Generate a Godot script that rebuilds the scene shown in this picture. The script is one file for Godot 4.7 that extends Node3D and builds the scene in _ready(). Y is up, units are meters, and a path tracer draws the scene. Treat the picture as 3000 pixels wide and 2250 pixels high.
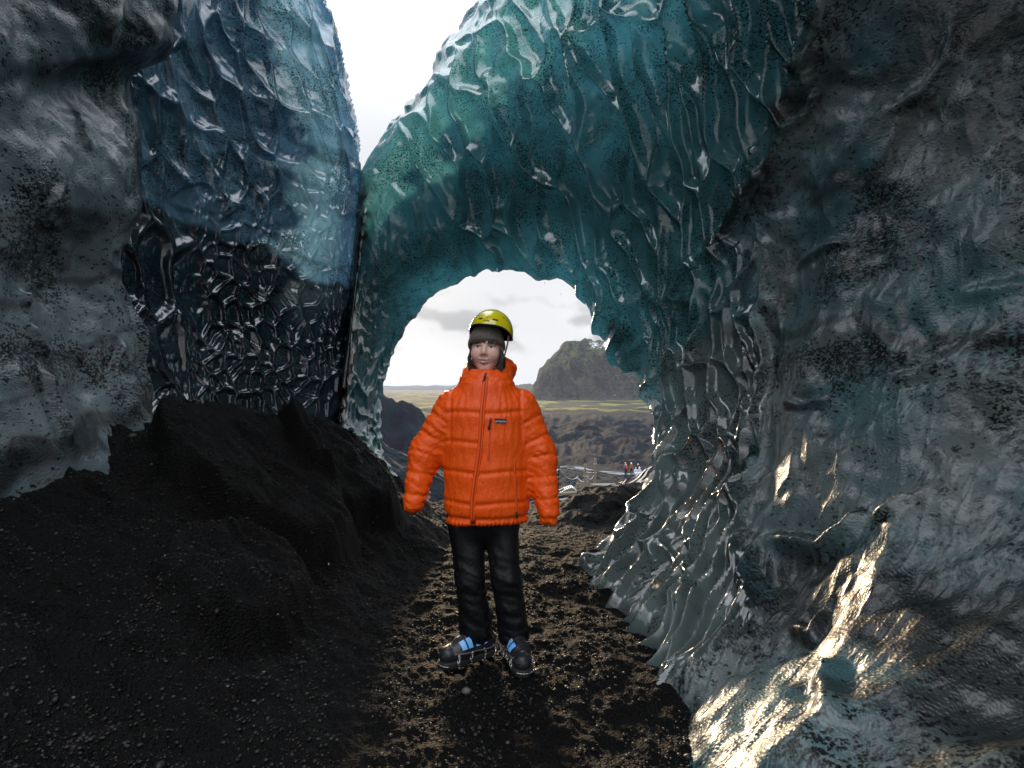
extends Node3D
# An ice cave on a black-ash glacier: ice walls, an arch to the plain outside, ash ground, a visitor in an orange jacket.

var mats := {}
var rng := RandomNumberGenerator.new()
var names_used := {}

func _ready() -> void:
	rng.seed = 7
	# ---- camera
	var cam := Camera3D.new()
	cam.name = "camera"
	cam.fov = 66.0
	cam.near = 0.05
	cam.far = 40000.0
	add_child(cam)
	cam.position = Vector3(0, 1.34, 0)
	cam.rotation_degrees = Vector3(0.38, 0, 0)
	cam.current = true
	# ---- sky, sun, exposure
	var env := Environment.new()
	env.background_mode = Environment.BG_SKY
	var sky := Sky.new()
	var sm := PanoramaSkyMaterial.new()
	sm.panorama = sky_picture()
	sky.sky_material = sm
	env.sky = sky
	env.tonemap_mode = Environment.TONE_MAPPER_LINEAR
	env.tonemap_exposure = EXPOSURE
	env.sdfgi_enabled = true
	env.ssao_enabled = true
	env.ssil_enabled = true
	env.fog_enabled = true
	env.fog_density = 0.00005
	env.fog_light_color = Color(0.82, 0.87, 0.95)
	var we := WorldEnvironment.new()
	we.name = "world_environment"
	we.environment = env
	add_child(we)
	var sun := DirectionalLight3D.new()
	sun.name = "sun"
	sun.light_energy = SUN_ENERGY
	sun.light_color = Color(1.0, 0.88, 0.72)
	sun.light_angular_distance = 7.0
	sun.shadow_enabled = true
	add_child(sun)
	var az := deg_to_rad(SUN_AZ)
	var el := deg_to_rad(SUN_EL)
	var to_sun := Vector3(sin(az) * cos(el), sin(el), -cos(az) * cos(el))
	sun.look_at_from_position(to_sun * 50.0, Vector3.ZERO, Vector3.UP)
	make_materials()
	var t0 := Time.get_ticks_msec()
	# ---- structure
	build_ground()
	print("ground ", Time.get_ticks_msec() - t0)
	build_ice()
	print("ice ", Time.get_ticks_msec() - t0)
	build_outside()
	print("outside ", Time.get_ticks_msec() - t0)
	# ---- things
	build_person()
	print("person ", Time.get_ticks_msec() - t0)
	build_small_things()
	print("all ", Time.get_ticks_msec() - t0)

const EXPOSURE := 1.32
const SUN_ENERGY := 0.95
const SUN_AZ := -10.0
const SUN_EL := 9.0

# ------------------------------------------------------------------ helpers
func noise(kind: int, freq: float, seed_: int, oct := 3) -> FastNoiseLite:
	var n := FastNoiseLite.new()
	n.noise_type = kind
	n.frequency = freq
	n.seed = seed_
	n.fractal_type = FastNoiseLite.FRACTAL_FBM if oct > 1 else FastNoiseLite.FRACTAL_NONE
	n.fractal_octaves = oct
	return n

func cells(seed_: int, jitter := 1.0, ret := FastNoiseLite.RETURN_DISTANCE) -> FastNoiseLite:
	var n := FastNoiseLite.new()
	n.noise_type = FastNoiseLite.TYPE_CELLULAR
	n.cellular_distance_function = FastNoiseLite.DISTANCE_EUCLIDEAN
	n.cellular_return_type = ret
	n.cellular_jitter = jitter
	n.frequency = 1.0
	n.seed = seed_
	n.fractal_type = FastNoiseLite.FRACTAL_NONE
	return n

func numbered(called: String) -> String:
	var k: int = names_used.get(called, 0)
	names_used[called] = k + 1
	return called if k == 0 else "%s_%03d" % [called, k]

func tag(o: Node, label := "", category := "", group := "", kind := "") -> void:
	if label: o.set_meta("label", label)
	if category: o.set_meta("category", category)
	if group: o.set_meta("group", group)
	if kind: o.set_meta("kind", kind)

func base(called: String, at: Vector3) -> Node3D:
	var o := Node3D.new()
	o.name = numbered(called)
	add_child(o)
	o.position = at
	return o

func put(called: String, m: Mesh, mat: Material, parent: Node = null) -> MeshInstance3D:
	var o := MeshInstance3D.new()
	o.name = numbered(called) if parent == null else called
	o.mesh = m
	o.material_override = mat
	if parent == null:
		add_child(o)
	else:
		parent.add_child(o, true)
	return o

func array_mesh(v: PackedVector3Array, n: PackedVector3Array, idx: PackedInt32Array, c := PackedColorArray(), uv := PackedVector2Array()) -> ArrayMesh:
	var a := []
	a.resize(Mesh.ARRAY_MAX)
	a[Mesh.ARRAY_VERTEX] = v
	a[Mesh.ARRAY_NORMAL] = n
	a[Mesh.ARRAY_INDEX] = idx
	if c.size(): a[Mesh.ARRAY_COLOR] = c
	if uv.size(): a[Mesh.ARRAY_TEX_UV] = uv
	var m := ArrayMesh.new()
	m.add_surface_from_arrays(Mesh.PRIMITIVE_TRIANGLES, a)
	return m

func smooth_normals(v: PackedVector3Array, idx: PackedInt32Array) -> PackedVector3Array:
	var n := PackedVector3Array()
	n.resize(v.size())
	for k in range(0, idx.size(), 3):
		var a := idx[k]
		var b := idx[k + 1]
		var c := idx[k + 2]
		var f := (v[c] - v[a]).cross(v[b] - v[a])
		n[a] += f
		n[b] += f
		n[c] += f
	for k in n.size():
		n[k] = n[k].normalized()
	return n

# normals of a grid of w columns and h rows, turned towards the side given by flip
func grid_normals(q: PackedVector3Array, w: int, h: int, flip: float) -> PackedVector3Array:
	var n := PackedVector3Array()
	n.resize(q.size())
	for j in h:
		var j0 := maxi(j - 1, 0) * w
		var j1 := mini(j + 1, h - 1) * w
		var jw := j * w
		for i in w:
			var dx := q[jw + mini(i + 1, w - 1)] - q[jw + maxi(i - 1, 0)]
			var dy := q[j1 + i] - q[j0 + i]
			n[jw + i] = dx.cross(dy).normalized() * flip
	return n

func grid_index(w: int, h: int, flip: float) -> PackedInt32Array:
	var idx := PackedInt32Array()
	idx.resize((w - 1) * (h - 1) * 6)
	var k := 0
	for j in h - 1:
		for i in w - 1:
			var a := j * w + i
			if flip < 0.0:
				idx[k] = a; idx[k + 1] = a + 1; idx[k + 2] = a + w
				idx[k + 3] = a + 1; idx[k + 4] = a + w + 1; idx[k + 5] = a + w
			else:
				idx[k] = a; idx[k + 1] = a + w; idx[k + 2] = a + 1
				idx[k + 3] = a + 1; idx[k + 4] = a + w; idx[k + 5] = a + w + 1
			k += 6
	return idx

func cr(a: Array, t: float) -> Vector3:
	var i := clampi(int(t), 0, a.size() - 2)
	var p0: Vector3 = a[maxi(i - 1, 0)]
	var p1: Vector3 = a[i]
	var p2: Vector3 = a[i + 1]
	var p3: Vector3 = a[mini(i + 2, a.size() - 1)]
	return p1.cubic_interpolate(p2, p0, p3, t - i)

# a smooth sheet through a net of control points: su, sv are the parameters (in net steps) of each fine column and row
func sheet(net: Array, su: PackedFloat32Array, sv: PackedFloat32Array) -> PackedVector3Array:
	var w := su.size()
	var h := sv.size()
	var cols := []
	for i in w:
		var line := []
		var x := su[i]
		var k := clampi(int(x), 0, net.size() - 2)
		var f := x - k
		for r in net[0].size():
			var p1: Vector3 = net[k][r]
			line.append(p1.cubic_interpolate(net[k + 1][r], net[maxi(k - 1, 0)][r], net[mini(k + 2, net.size() - 1)][r], f))
		cols.append(line)
	var q := PackedVector3Array()
	q.resize(w * h)
	for i in w:
		var line: Array = cols[i]
		for j in h:
			q[j * w + i] = cr(line, sv[j])
	return q

func spread(stops: Array) -> PackedFloat32Array:
	# stops: [value, steps to the next value]
	var out := PackedFloat32Array()
	for k in stops.size() - 1:
		var n: int = stops[k][1]
		for i in n:
			out.append(lerpf(stops[k][0], stops[k + 1][0], float(i) / n))
	out.append(stops[-1][0])
	return out

func ss(a: float, b: float, x: float) -> float:
	return smoothstep(a, b, x)

# ------------------------------------------------------------------ sky
func sky_picture() -> ImageTexture:
	var w := 1440
	var h := 720
	var im := Image.create(w, h, false, Image.FORMAT_RGBF)
	var big := noise(FastNoiseLite.TYPE_SIMPLEX_SMOOTH, 1.0, 11, 5)
	var soft := noise(FastNoiseLite.TYPE_SIMPLEX_SMOOTH, 1.0, 23, 3)
	im.fill(Color(0.30, 0.31, 0.34))
	var saz := deg_to_rad(SUN_AZ)
	var sel := deg_to_rad(SUN_EL)
	var s := Vector3(sin(saz) * cos(sel), sin(sel), -cos(saz) * cos(sel))
	for j in h / 2:
		var el := (0.5 - (j + 0.5) / h) * PI
		var up := sin(el)
		var deg := rad_to_deg(el)
		for i in w:
			var az := (i + 0.5) / w * TAU
			var d := Vector3(sin(az) * cos(el), up, -cos(az) * cos(el))
			# bright veil of cloud, brighter overhead than at the horizon, as under any overcast
			var veil := (SKY_LOW + (SKY_HIGH - SKY_LOW) * ss(0.34, 1.0, up)) * (1.0 + 0.13 * soft.get_noise_3d(d.x * 2.2, d.y * 3.5, d.z * 2.2))
			var c := Vector3(0.985, 0.995, 1.02).lerp(Vector3(0.94, 0.98, 1.06), ss(0.1, 0.7, up)) * veil
			# low heaps of grey cloud
			var band := ss(2.6, 4.6, deg) * (1.0 - ss(6.0, 10.5, deg))
			if band > 0.0:
				var n := big.get_noise_3d(d.x * 9.0 + CLOUD_SHIFT, deg * 0.42, d.z * 9.0)
				var m := ss(0.06, 0.30, n + 0.22 * (band - 0.75)) * band
				c = c.lerp(Vector3(0.60, 0.61, 0.635) * veil, m * 0.95)
			# glow of the veil round the sun
			var toward := maxf(0.0, d.dot(s))
			c += Vector3(0.50, 0.40, 0.24) * pow(toward, 260.0) * 0.22
			c += Vector3(1.0, 0.78, 0.45) * 0.22 * pow(toward, 40.0) * (1.0 - ss(0.0, 7.0, deg))
			im.set_pixel(i, j, Color(c.x, c.y, c.z))
	return ImageTexture.create_from_image(im)

const SKY_LOW := 0.69
const SKY_HIGH := 3.2
const CLOUD_SHIFT := 3.0

# ------------------------------------------------------------------ materials
func lin(r: float, g: float, b: float) -> Color:
	return Color(r, g, b).linear_to_srgb()

func mat(key: String, c: Color, rough: float, spec := 0.5, metal := 0.0) -> StandardMaterial3D:
	var m := StandardMaterial3D.new()
	m.resource_name = key
	m.albedo_color = c
	m.roughness = rough
	m.metallic_specular = spec
	m.metallic = metal
	mats[key] = m
	return m

# clear ice with grains and flecks of ash frozen into it; the grains gather in clouds
func speck_picture(size: int, seed_: int, count: int, dark: float, big: int) -> ImageTexture:
	var r := RandomNumberGenerator.new()
	r.seed = seed_
	var cloud := noise(FastNoiseLite.TYPE_SIMPLEX_SMOOTH, 3.0 / size, seed_ + 1, 3).get_seamless_image(size, size)
	var im := Image.create(size, size, false, Image.FORMAT_RGB8)
	var tone := noise(FastNoiseLite.TYPE_SIMPLEX_SMOOTH, 9.0 / size, seed_ + 2, 4).get_seamless_image(size, size)
	for y in size:
		for x in size:
			var t := 0.74 + 0.26 * tone.get_pixel(x, y).r
			im.set_pixel(x, y, Color(t, t, t))
	for k in count:
		var x := r.randi() % size
		var y := r.randi() % size
		var c := cloud.get_pixel(x, y).r
		if r.randf() > ss(0.35, 0.78, c) + 0.05:
			continue
		var d := dark * r.randf_range(0.6, 2.2)
		var n := 1 + r.randi() % big
		var px := float(x)
		var py := float(y)
		for b in n:
			var a := 1 + r.randi() % 3
			im.fill_rect(Rect2i(int(px) % size, int(py) % size, a, 1 + r.randi() % 2), Color(d, d, d))
			px += r.randf_range(-1.5, 2.5)
			py += r.randf_range(-1.5, 1.5)
			px = maxf(px, 0.0)
			py = maxf(py, 0.0)
	return ImageTexture.create_from_image(im)

func noise_picture(size: int, kind: int, freq: float, seed_: int, oct: int) -> ImageTexture:
	return ImageTexture.create_from_image(noise(kind, freq, seed_, oct).get_seamless_image(size, size))

func cell_image(size: int, freq: float, seed_: int) -> ImageTexture:
	var n := cells(seed_, 1.0)
	n.frequency = freq
	n.fractal_type = FastNoiseLite.FRACTAL_FBM
	n.fractal_octaves = 3
	return ImageTexture.create_from_image(n.get_seamless_image(size, size))

func triplanar(m: StandardMaterial3D, scale: float) -> void:
	m.uv1_triplanar = true
	m.uv1_world_triplanar = true
	m.uv1_triplanar_sharpness = 4.0
	m.uv1_scale = Vector3.ONE * scale

func make_materials() -> void:
	var specks := speck_picture(1024, 31, 46000, 0.12, 4)
	var specks2 := speck_picture(1024, 57, 90000, 0.04, 8)
	var pits := cell_image(1024, 0.34, 5)
	var soft := noise_picture(1024, FastNoiseLite.TYPE_SIMPLEX_SMOOTH, 0.04, 9, 4)
	# clear blue-green ice
	var ice := mat("clear_ice", Color.WHITE, 0.15, 0.71)
	ice.vertex_color_use_as_albedo = true
	ice.albedo_texture = specks
	ice.heightmap_enabled = true
	ice.heightmap_texture = soft
	ice.heightmap_scale = 0.22
	ice.clearcoat_enabled = true
	ice.clearcoat = 1.0
	ice.clearcoat_roughness = 0.07
	ice.backlight_enabled = true
	ice.backlight = Color(0.86, 0.97, 1.0)
	triplanar(ice, 0.36)
	# ice full of ash, its melting face pitted
	var dirty := mat("ashy_ice", Color.WHITE, 0.40, 0.48)
	dirty.vertex_color_use_as_albedo = true
	dirty.albedo_texture = specks2
	dirty.heightmap_enabled = true
	dirty.heightmap_texture = pits
	dirty.heightmap_scale = 0.5
	dirty.clearcoat_enabled = true
	dirty.clearcoat = 0.16
	dirty.clearcoat_roughness = 0.12
	triplanar(dirty, 0.28)
	mat("crust", lin(0.20, 0.26, 0.28), 0.8, 0.3)
	# wet black volcanic sand
	var ash := mat("black_ash", Color.WHITE, 0.75, 0.28)
	ash.vertex_color_use_as_albedo = true
	ash.albedo_texture = noise_picture(512, FastNoiseLite.TYPE_SIMPLEX, 0.11, 77, 3)
	ash.heightmap_enabled = true
	ash.heightmap_texture = cell_image(512, 0.055, 15)
	ash.heightmap_scale = 1.8
	triplanar(ash, 2.6)

# ------------------------------------------------------------------ ground
var g_big: FastNoiseLite
var g_mid: FastNoiseLite
var g_fine: FastNoiseLite
var g_ridge: FastNoiseLite

func table(t: Array, x: float) -> float:
	for k in t.size() - 1:
		if x <= t[k + 1][0]:
			var f := clampf((x - t[k][0]) / (t[k + 1][0] - t[k][0]), 0.0, 1.0)
			return lerpf(t[k][1], t[k + 1][1], f * f * (3.0 - 2.0 * f))
	return t[-1][1]

const SLOPE := [[0.0, 0.0], [5.0, 0.0], [8.0, -0.32], [14.0, -1.15], [24.0, -3.0], [40.0, -5.6], [60.0, -8.4], [100.0, -13.0], [150.0, -16.2], [300.0, -20.5], [600.0, -24.5], [1500.0, -27.0], [20000.0, -30.0]]
# crest of the ash heap on the left: [distance, x of the crest, height, width of its right flank]
const CREST_X := [[-2.0, -2.4], [1.0, -2.4], [2.2, -2.55], [3.2, -2.75], [4.0, -2.45], [4.9, -2.05], [5.6, -1.85], [6.8, -1.55], [8.5, -1.9]]
const CREST_H := [[-2.0, 0.32], [1.0, 0.34], [2.2, 0.44], [3.0, 0.66], [3.35, 0.85], [3.75, 1.02], [4.2, 1.0], [4.9, 0.93], [5.6, 0.86], [6.8, 0.46], [8.5, 0.0]]
const CREST_W := [[-2.0, 2.3], [1.0, 2.2], [2.2, 2.0], [3.2, 1.95], [4.0, 1.65], [4.9, 1.45], [5.6, 1.35], [6.8, 1.1], [8.5, 1.2]]

func slope_at(d: float) -> float:
	if d < 5.0:
		return 0.0
	for k in SLOPE.size() - 1:
		if d <= SLOPE[k + 1][0]:
			var f := (log(d) - log(maxf(SLOPE[k][0], 1.0))) / (log(SLOPE[k + 1][0]) - log(maxf(SLOPE[k][0], 1.0)))
			return lerpf(SLOPE[k][1], SLOPE[k + 1][1], f)
	return SLOPE[-1][1]

func lobe(x: float, z: float, cx: float, cz: float, rx: float, rz: float, h: float, edge: float) -> float:
	var r := sqrt(pow((x - cx) / rx, 2) + pow((z - cz) / rz, 2)) + 0.16 * g_mid.get_noise_2d(x * 2.0 + cx, z * 2.0)
	return h * (1.0 - ss(1.0 - edge, 1.0 + edge, r))

func cave_height(x: float, z: float) -> float:
	var d := -z
	var y := slope_at(d)
	var cx := table(CREST_X, d)
	var h := table(CREST_H, d)
	var w := table(CREST_W, d)
	var off := x - cx + 0.12 * g_mid.get_noise_2d(x * 1.3, z * 1.3)
	if off > 0.0:
		var f := clampf(1.0 - off / w, 0.0, 1.0)
		y += h * (f * f * (3.0 - 2.0 * f) * 0.75 + f * 0.25)
	else:
		y += h * (1.0 + 0.05 * off)
	# slumped lobes with steep cut faces on the flank of the heap
	y += lobe(x, z, -1.72, -4.05, 0.62, 0.55, 0.25, 0.10)
	y += lobe(x, z, -1.42, -4.9, 0.46, 0.5, 0.24, 0.10)
	y += lobe(x, z, -1.38, -3.05, 0.30, 0.5, 0.20, 0.16)
	y += lobe(x, z, -2.0, -2.6, 0.7, 0.8, 0.12, 0.3)
	y += lobe(x, z, -1.05, -5.4, 0.5, 0.8, 0.10, 0.3)
	# a low drift against the right-hand ice and outside the arch
	y += lobe(x, z, 1.55, -7.6, 0.9, 0.9, 0.35, 0.5)
	var rough := 0.085 * g_big.get_noise_2d(x, z) + 0.045 * g_mid.get_noise_2d(x * 2.2, z * 2.2)
	var crest := 1.0 - absf(g_ridge.get_noise_2d(x * 1.5 + 0.6 * z, z * 1.1))
	rough += 0.05 * crest * crest * ss(-0.3, -1.2, x)
	var gully := absf(g_mid.get_noise_2d(x * 1.2 + 2.2 * z, z * 3.1 - 0.8 * x))
	rough += 0.10 * (0.35 - gully) * ss(-0.6, -1.4, x)
	return y + rough * (0.45 + 0.55 * ss(0.5, 1.5, absf(x + 0.1)))

func crumbs(x: float, z: float) -> float:
	return 0.018 * g_fine.get_noise_2d(x * 6.0, z * 6.0) + 0.011 * g_fine.get_noise_2d(x * 27.0 + 9.0, z * 27.0)

func build_ground() -> void:
	g_big = noise(FastNoiseLite.TYPE_SIMPLEX_SMOOTH, 0.8, 101, 3)
	g_mid = noise(FastNoiseLite.TYPE_SIMPLEX_SMOOTH, 1.0, 102, 3)
	g_fine = noise(FastNoiseLite.TYPE_SIMPLEX_SMOOTH, 1.0, 103, 3)
	g_ridge = noise(FastNoiseLite.TYPE_SIMPLEX_SMOOTH, 1.0, 104, 2)
	var xs := PackedFloat32Array()
	var zs := PackedFloat32Array()
	var z := 2.5
	while z > -10.6:
		zs.append(z)
		z -= 0.10 if z > -0.9 else lerpf(0.011, 0.028, clampf((-z - 1.0) / 8.0, 0.0, 1.0))
	var x := -6.0
	while x < 6.0:
		xs.append(x)
		x += 0.015 if x > -3.6 and x < 2.2 else 0.08
	var w := xs.size()
	var h := zs.size()
	var q := PackedVector3Array()
	var col := PackedColorArray()
	q.resize(w * h)
	col.resize(w * h)
	for j in h:
		for i in w:
			var px := xs[i]
			var pz := zs[j]
			q[j * w + i] = Vector3(px, cave_height(px, pz) + crumbs(px, pz), pz)
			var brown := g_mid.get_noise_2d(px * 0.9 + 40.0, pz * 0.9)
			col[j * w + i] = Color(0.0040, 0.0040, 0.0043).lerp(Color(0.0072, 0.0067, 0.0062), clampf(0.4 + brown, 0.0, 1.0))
	var n := grid_normals(q, w, h, -1.0)
	if n[w * 5 + 5].y < 0.0:
		n = grid_normals(q, w, h, 1.0)
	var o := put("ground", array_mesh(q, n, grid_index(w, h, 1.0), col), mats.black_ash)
	tag(o, "black volcanic sand floor and heap inside the ice cave", "", "", "structure")
	print("ground verts ", w * h)

# ------------------------------------------------------------------ ice
func ice_sheet(called: String, net: Array, su: PackedFloat32Array, sv: PackedFloat32Array, relief: Callable, tint: Callable, m: Material, other: Material = null, where = null) -> MeshInstance3D:
	var w := su.size()
	var h := sv.size()
	var p := sheet(net, su, sv)
	var mid := (h / 2) * w + w / 2
	var n := grid_normals(p, w, h, 1.0)
	var flip := 1.0
	if n[mid].dot(Vector3(0, 1.5, -2.0) - p[mid]) < 0.0:
		flip = -1.0
	var q := PackedVector3Array()
	var col := PackedColorArray()
	q.resize(w * h)
	col.resize(w * h)
	for j in h:
		var t := sv[j]
		for i in w:
			var k := j * w + i
			var at := p[k]
			var up := n[k] * flip
			var r: float = relief.call(at, su[i], t)
			q[k] = at + up * r
			col[k] = tint.call(at, su[i], t)
	n = grid_normals(q, w, h, flip)
	print(called, " ", w, "x", h)
	if other == null:
		return put(called, array_mesh(q, n, grid_index(w, h, flip), col), m)
	var all := grid_index(w, h, flip)
	var first := PackedInt32Array()
	var second := PackedInt32Array()
	for k in range(0, all.size(), 6):
		var at := all[k]
		if where.call(p[at], su[at % w], sv[at / w]):
			second.append_array(all.slice(k, k + 6))
		else:
			first.append_array(all.slice(k, k + 6))
	var am := array_mesh(q, n, first, col)
	var a := []
	a.resize(Mesh.ARRAY_MAX)
	a[Mesh.ARRAY_VERTEX] = q
	a[Mesh.ARRAY_NORMAL] = n
	a[Mesh.ARRAY_COLOR] = col
	a[Mesh.ARRAY_INDEX] = second
	am.add_surface_from_arrays(Mesh.PRIMITIVE_TRIANGLES, a)
	am.surface_set_material(0, m)
	am.surface_set_material(1, other)
	return put(called, am, null)

# where the fluted face ends and the smooth ashy wall begins, in steps of the net
func ash_edge(s: float) -> float:
	return table([[0.0, 12.0], [11.3, 12.0], [11.7, 7.0], [12.05, 4.9], [12.5, 3.7], [13.0, 3.8], [16.0, 4.0], [17.0, 4.2], [18.0, 4.6], [19.0, 4.8], [20.0, 4.8]], s)

func ash_side(p: Vector3, s: float, t: float) -> bool:
	return t + 0.10 * i_fine.get_noise_3d(p.x * 9.0, p.y * 9.0, p.z * 9.0) > ash_edge(s) + 0.05

# a ledge: the face steps back below the line, with a rounded lip
func ledges(list: Array, p: Vector3) -> float:
	var r := 0.0
	for l in list:
		var pts: Array = l[0]
		var w: float = l[1]
		var best := 1e9
		var which := 0
		var along := 0.0
		for k in pts.size() - 1:
			var a: Vector3 = pts[k]
			var b: Vector3 = pts[k + 1]
			if absf(p.x - a.x) > 1.0 or absf(p.y - a.y) > 1.0 or absf(p.z - a.z) > 1.0:
				continue
			var ab := b - a
			var t := clampf((p - a).dot(ab) / ab.length_squared(), 0.0, 1.0)
			var d := (p - a - ab * t).length()
			if d < best:
				best = d
				which = k
				along = (k + t) / (pts.size() - 1)
		if best < w * 3.0:
			var e := 4.0 * along * (1.0 - along)
			var taper := clampf(e * 1.6 + 0.1, 0.0, 1.0)
			var f := best / w
			r += l[2] * taper * (exp(-f * f * 2.2) - 0.35 * exp(-f * f * 0.45))
	return r

# the ash-covered outside of the glacier behind a wall: daylight enters the ice only near its lips
func crust(thing: MeshInstance3D, net: Array, su: PackedFloat32Array, from: float, to: float, ragged: float) -> void:
	var w := su.size()
	var h := 28
	var p := PackedVector3Array()
	p.resize(w * h)
	for i in w:
		var k := clampi(int(su[i]), 0, net.size() - 2)
		var line := []
		for r in net[0].size():
			var a: Vector3 = net[k][r]
			line.append(a.cubic_interpolate(net[k + 1][r], net[maxi(k - 1, 0)][r], net[mini(k + 2, net.size() - 1)][r], su[i] - k))
		var end := to - ragged * (0.5 + i_warp.get_noise_1d(su[i] * 2.3) + 0.5 * i_warp.get_noise_1d(su[i] * 7.0 + 5.0))
		for j in h:
			p[j * w + i] = cr(line, lerpf(from, end, j / float(h - 1)))
	var mid := (h / 2) * w + w / 2
	var n := grid_normals(p, w, h, 1.0)
	var flip := 1.0 if n[mid].dot(Vector3(0, 1.5, -2.0) - p[mid]) > 0.0 else -1.0
	for k in p.size():
		p[k] -= n[k] * flip * 0.5 * (1.0 + 0.3 * i_low.get_noise_3dv(p[k]))
	put("outer_crust", array_mesh(p, grid_normals(p, w, h, flip), grid_index(w, h, flip)), mats.crust, thing)

var i_warp: FastNoiseLite
var i_low: FastNoiseLite
var i_fine: FastNoiseLite
var c_a: FastNoiseLite
var c_b: FastNoiseLite
var c_c: FastNoiseLite
var c_edge: FastNoiseLite

# hollows with sharp rims between them, drawn out along the flow
func cups(n: FastNoiseLite, a: float, b: float) -> float:
	var f := n.get_noise_2d(a, b) + 1.0
	return f * f - 0.25

# the rounded rims alone (n returns the distance to the border between cells)
func rims(n: FastNoiseLite, a: float, b: float, width: float) -> float:
	var f := (n.get_noise_2d(a, b) + 1.0) / width
	return exp(-f * f)

func hollows(a: float, b: float) -> float:
	return 0.66 * cups(c_a, a, b) + 0.58 * rims(c_edge, a, b, 0.20)

func build_ice() -> void:
	i_warp = noise(FastNoiseLite.TYPE_SIMPLEX_SMOOTH, 1.0, 201, 2)
	i_low = noise(FastNoiseLite.TYPE_SIMPLEX_SMOOTH, 1.0, 202, 3)
	i_fine = noise(FastNoiseLite.TYPE_SIMPLEX_SMOOTH, 1.0, 203, 2)
	c_a = cells(211, 0.9)
	c_b = cells(212, 0.95)
	c_c = cells(213, 0.95)
	c_edge = cells(211, 0.9, FastNoiseLite.RETURN_DISTANCE2_SUB)
	var o := ice_sheet("ice_arch", arch_net(), spread([[0.0, 14], [1.0, 150], [6.0, 270], [11.0, 290], [17.0, 110], [20.0, 0]]), spread([[0.0, 10], [1.0, 30], [2.0, 190], [4.0, 190], [6.0, 70], [8.0, 12], [9.0, 0]]), arch_relief, arch_tint, mats.clear_ice, mats.ashy_ice, ash_side)
	tag(o, "teal ice wall with fluted hollows, pierced by the round arch behind the visitor", "ice wall", "", "thing")
	crust(o, arch_net(), spread([[0.4, 40], [6.4, 0]]), 2.95, 5.8, 0.0)
	crust(o, arch_net(), spread([[6.35, 90], [10.6, 0]]), 2.95, 6.3, 0.7)
	crust(o, arch_net(), spread([[10.55, 50], [19.6, 0]]), 2.7, 8.6, 0.0)
	o = ice_sheet("ice_wall", blue_net(), spread([[0.0, 10], [1.0, 170], [5.0, 180], [10.0, 20], [11.0, 0]]), spread([[0.0, 10], [1.0, 300], [7.0, 30], [9.0, 0]]), blue_relief, blue_tint, mats.clear_ice)
	tag(o, "blue scalloped ice wall between the sky crack and the grey wall on the left", "ice wall", "", "thing")
	crust(o, blue_net(), spread([[0.0, 120], [10.8, 0]]), 0.0, 5.9, 0.9)
	o = ice_sheet("ice_wall", left_net(), spread([[0.0, 8], [1.0, 8], [2.0, 340], [15.0, 10], [16.0, 0]]), spread([[0.0, 6], [1.0, 60], [3.0, 160], [7.0, 40], [10.0, 12], [11.0, 0]]), left_relief, left_tint, mats.ashy_ice)
	tag(o, "smooth grey ashy ice wall at the left edge, nearest the camera", "ice wall", "", "thing")
	o = ice_sheet("ice_overhang", roof_net(), spread([[0.0, 60], [6.0, 0]]), spread([[0.0, 80], [8.0, 0]]), left_relief, left_tint, mats.ashy_ice)
	tag(o, "grey ashy ice overhang above the near part of the cave", "ice overhang", "", "thing")

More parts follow.
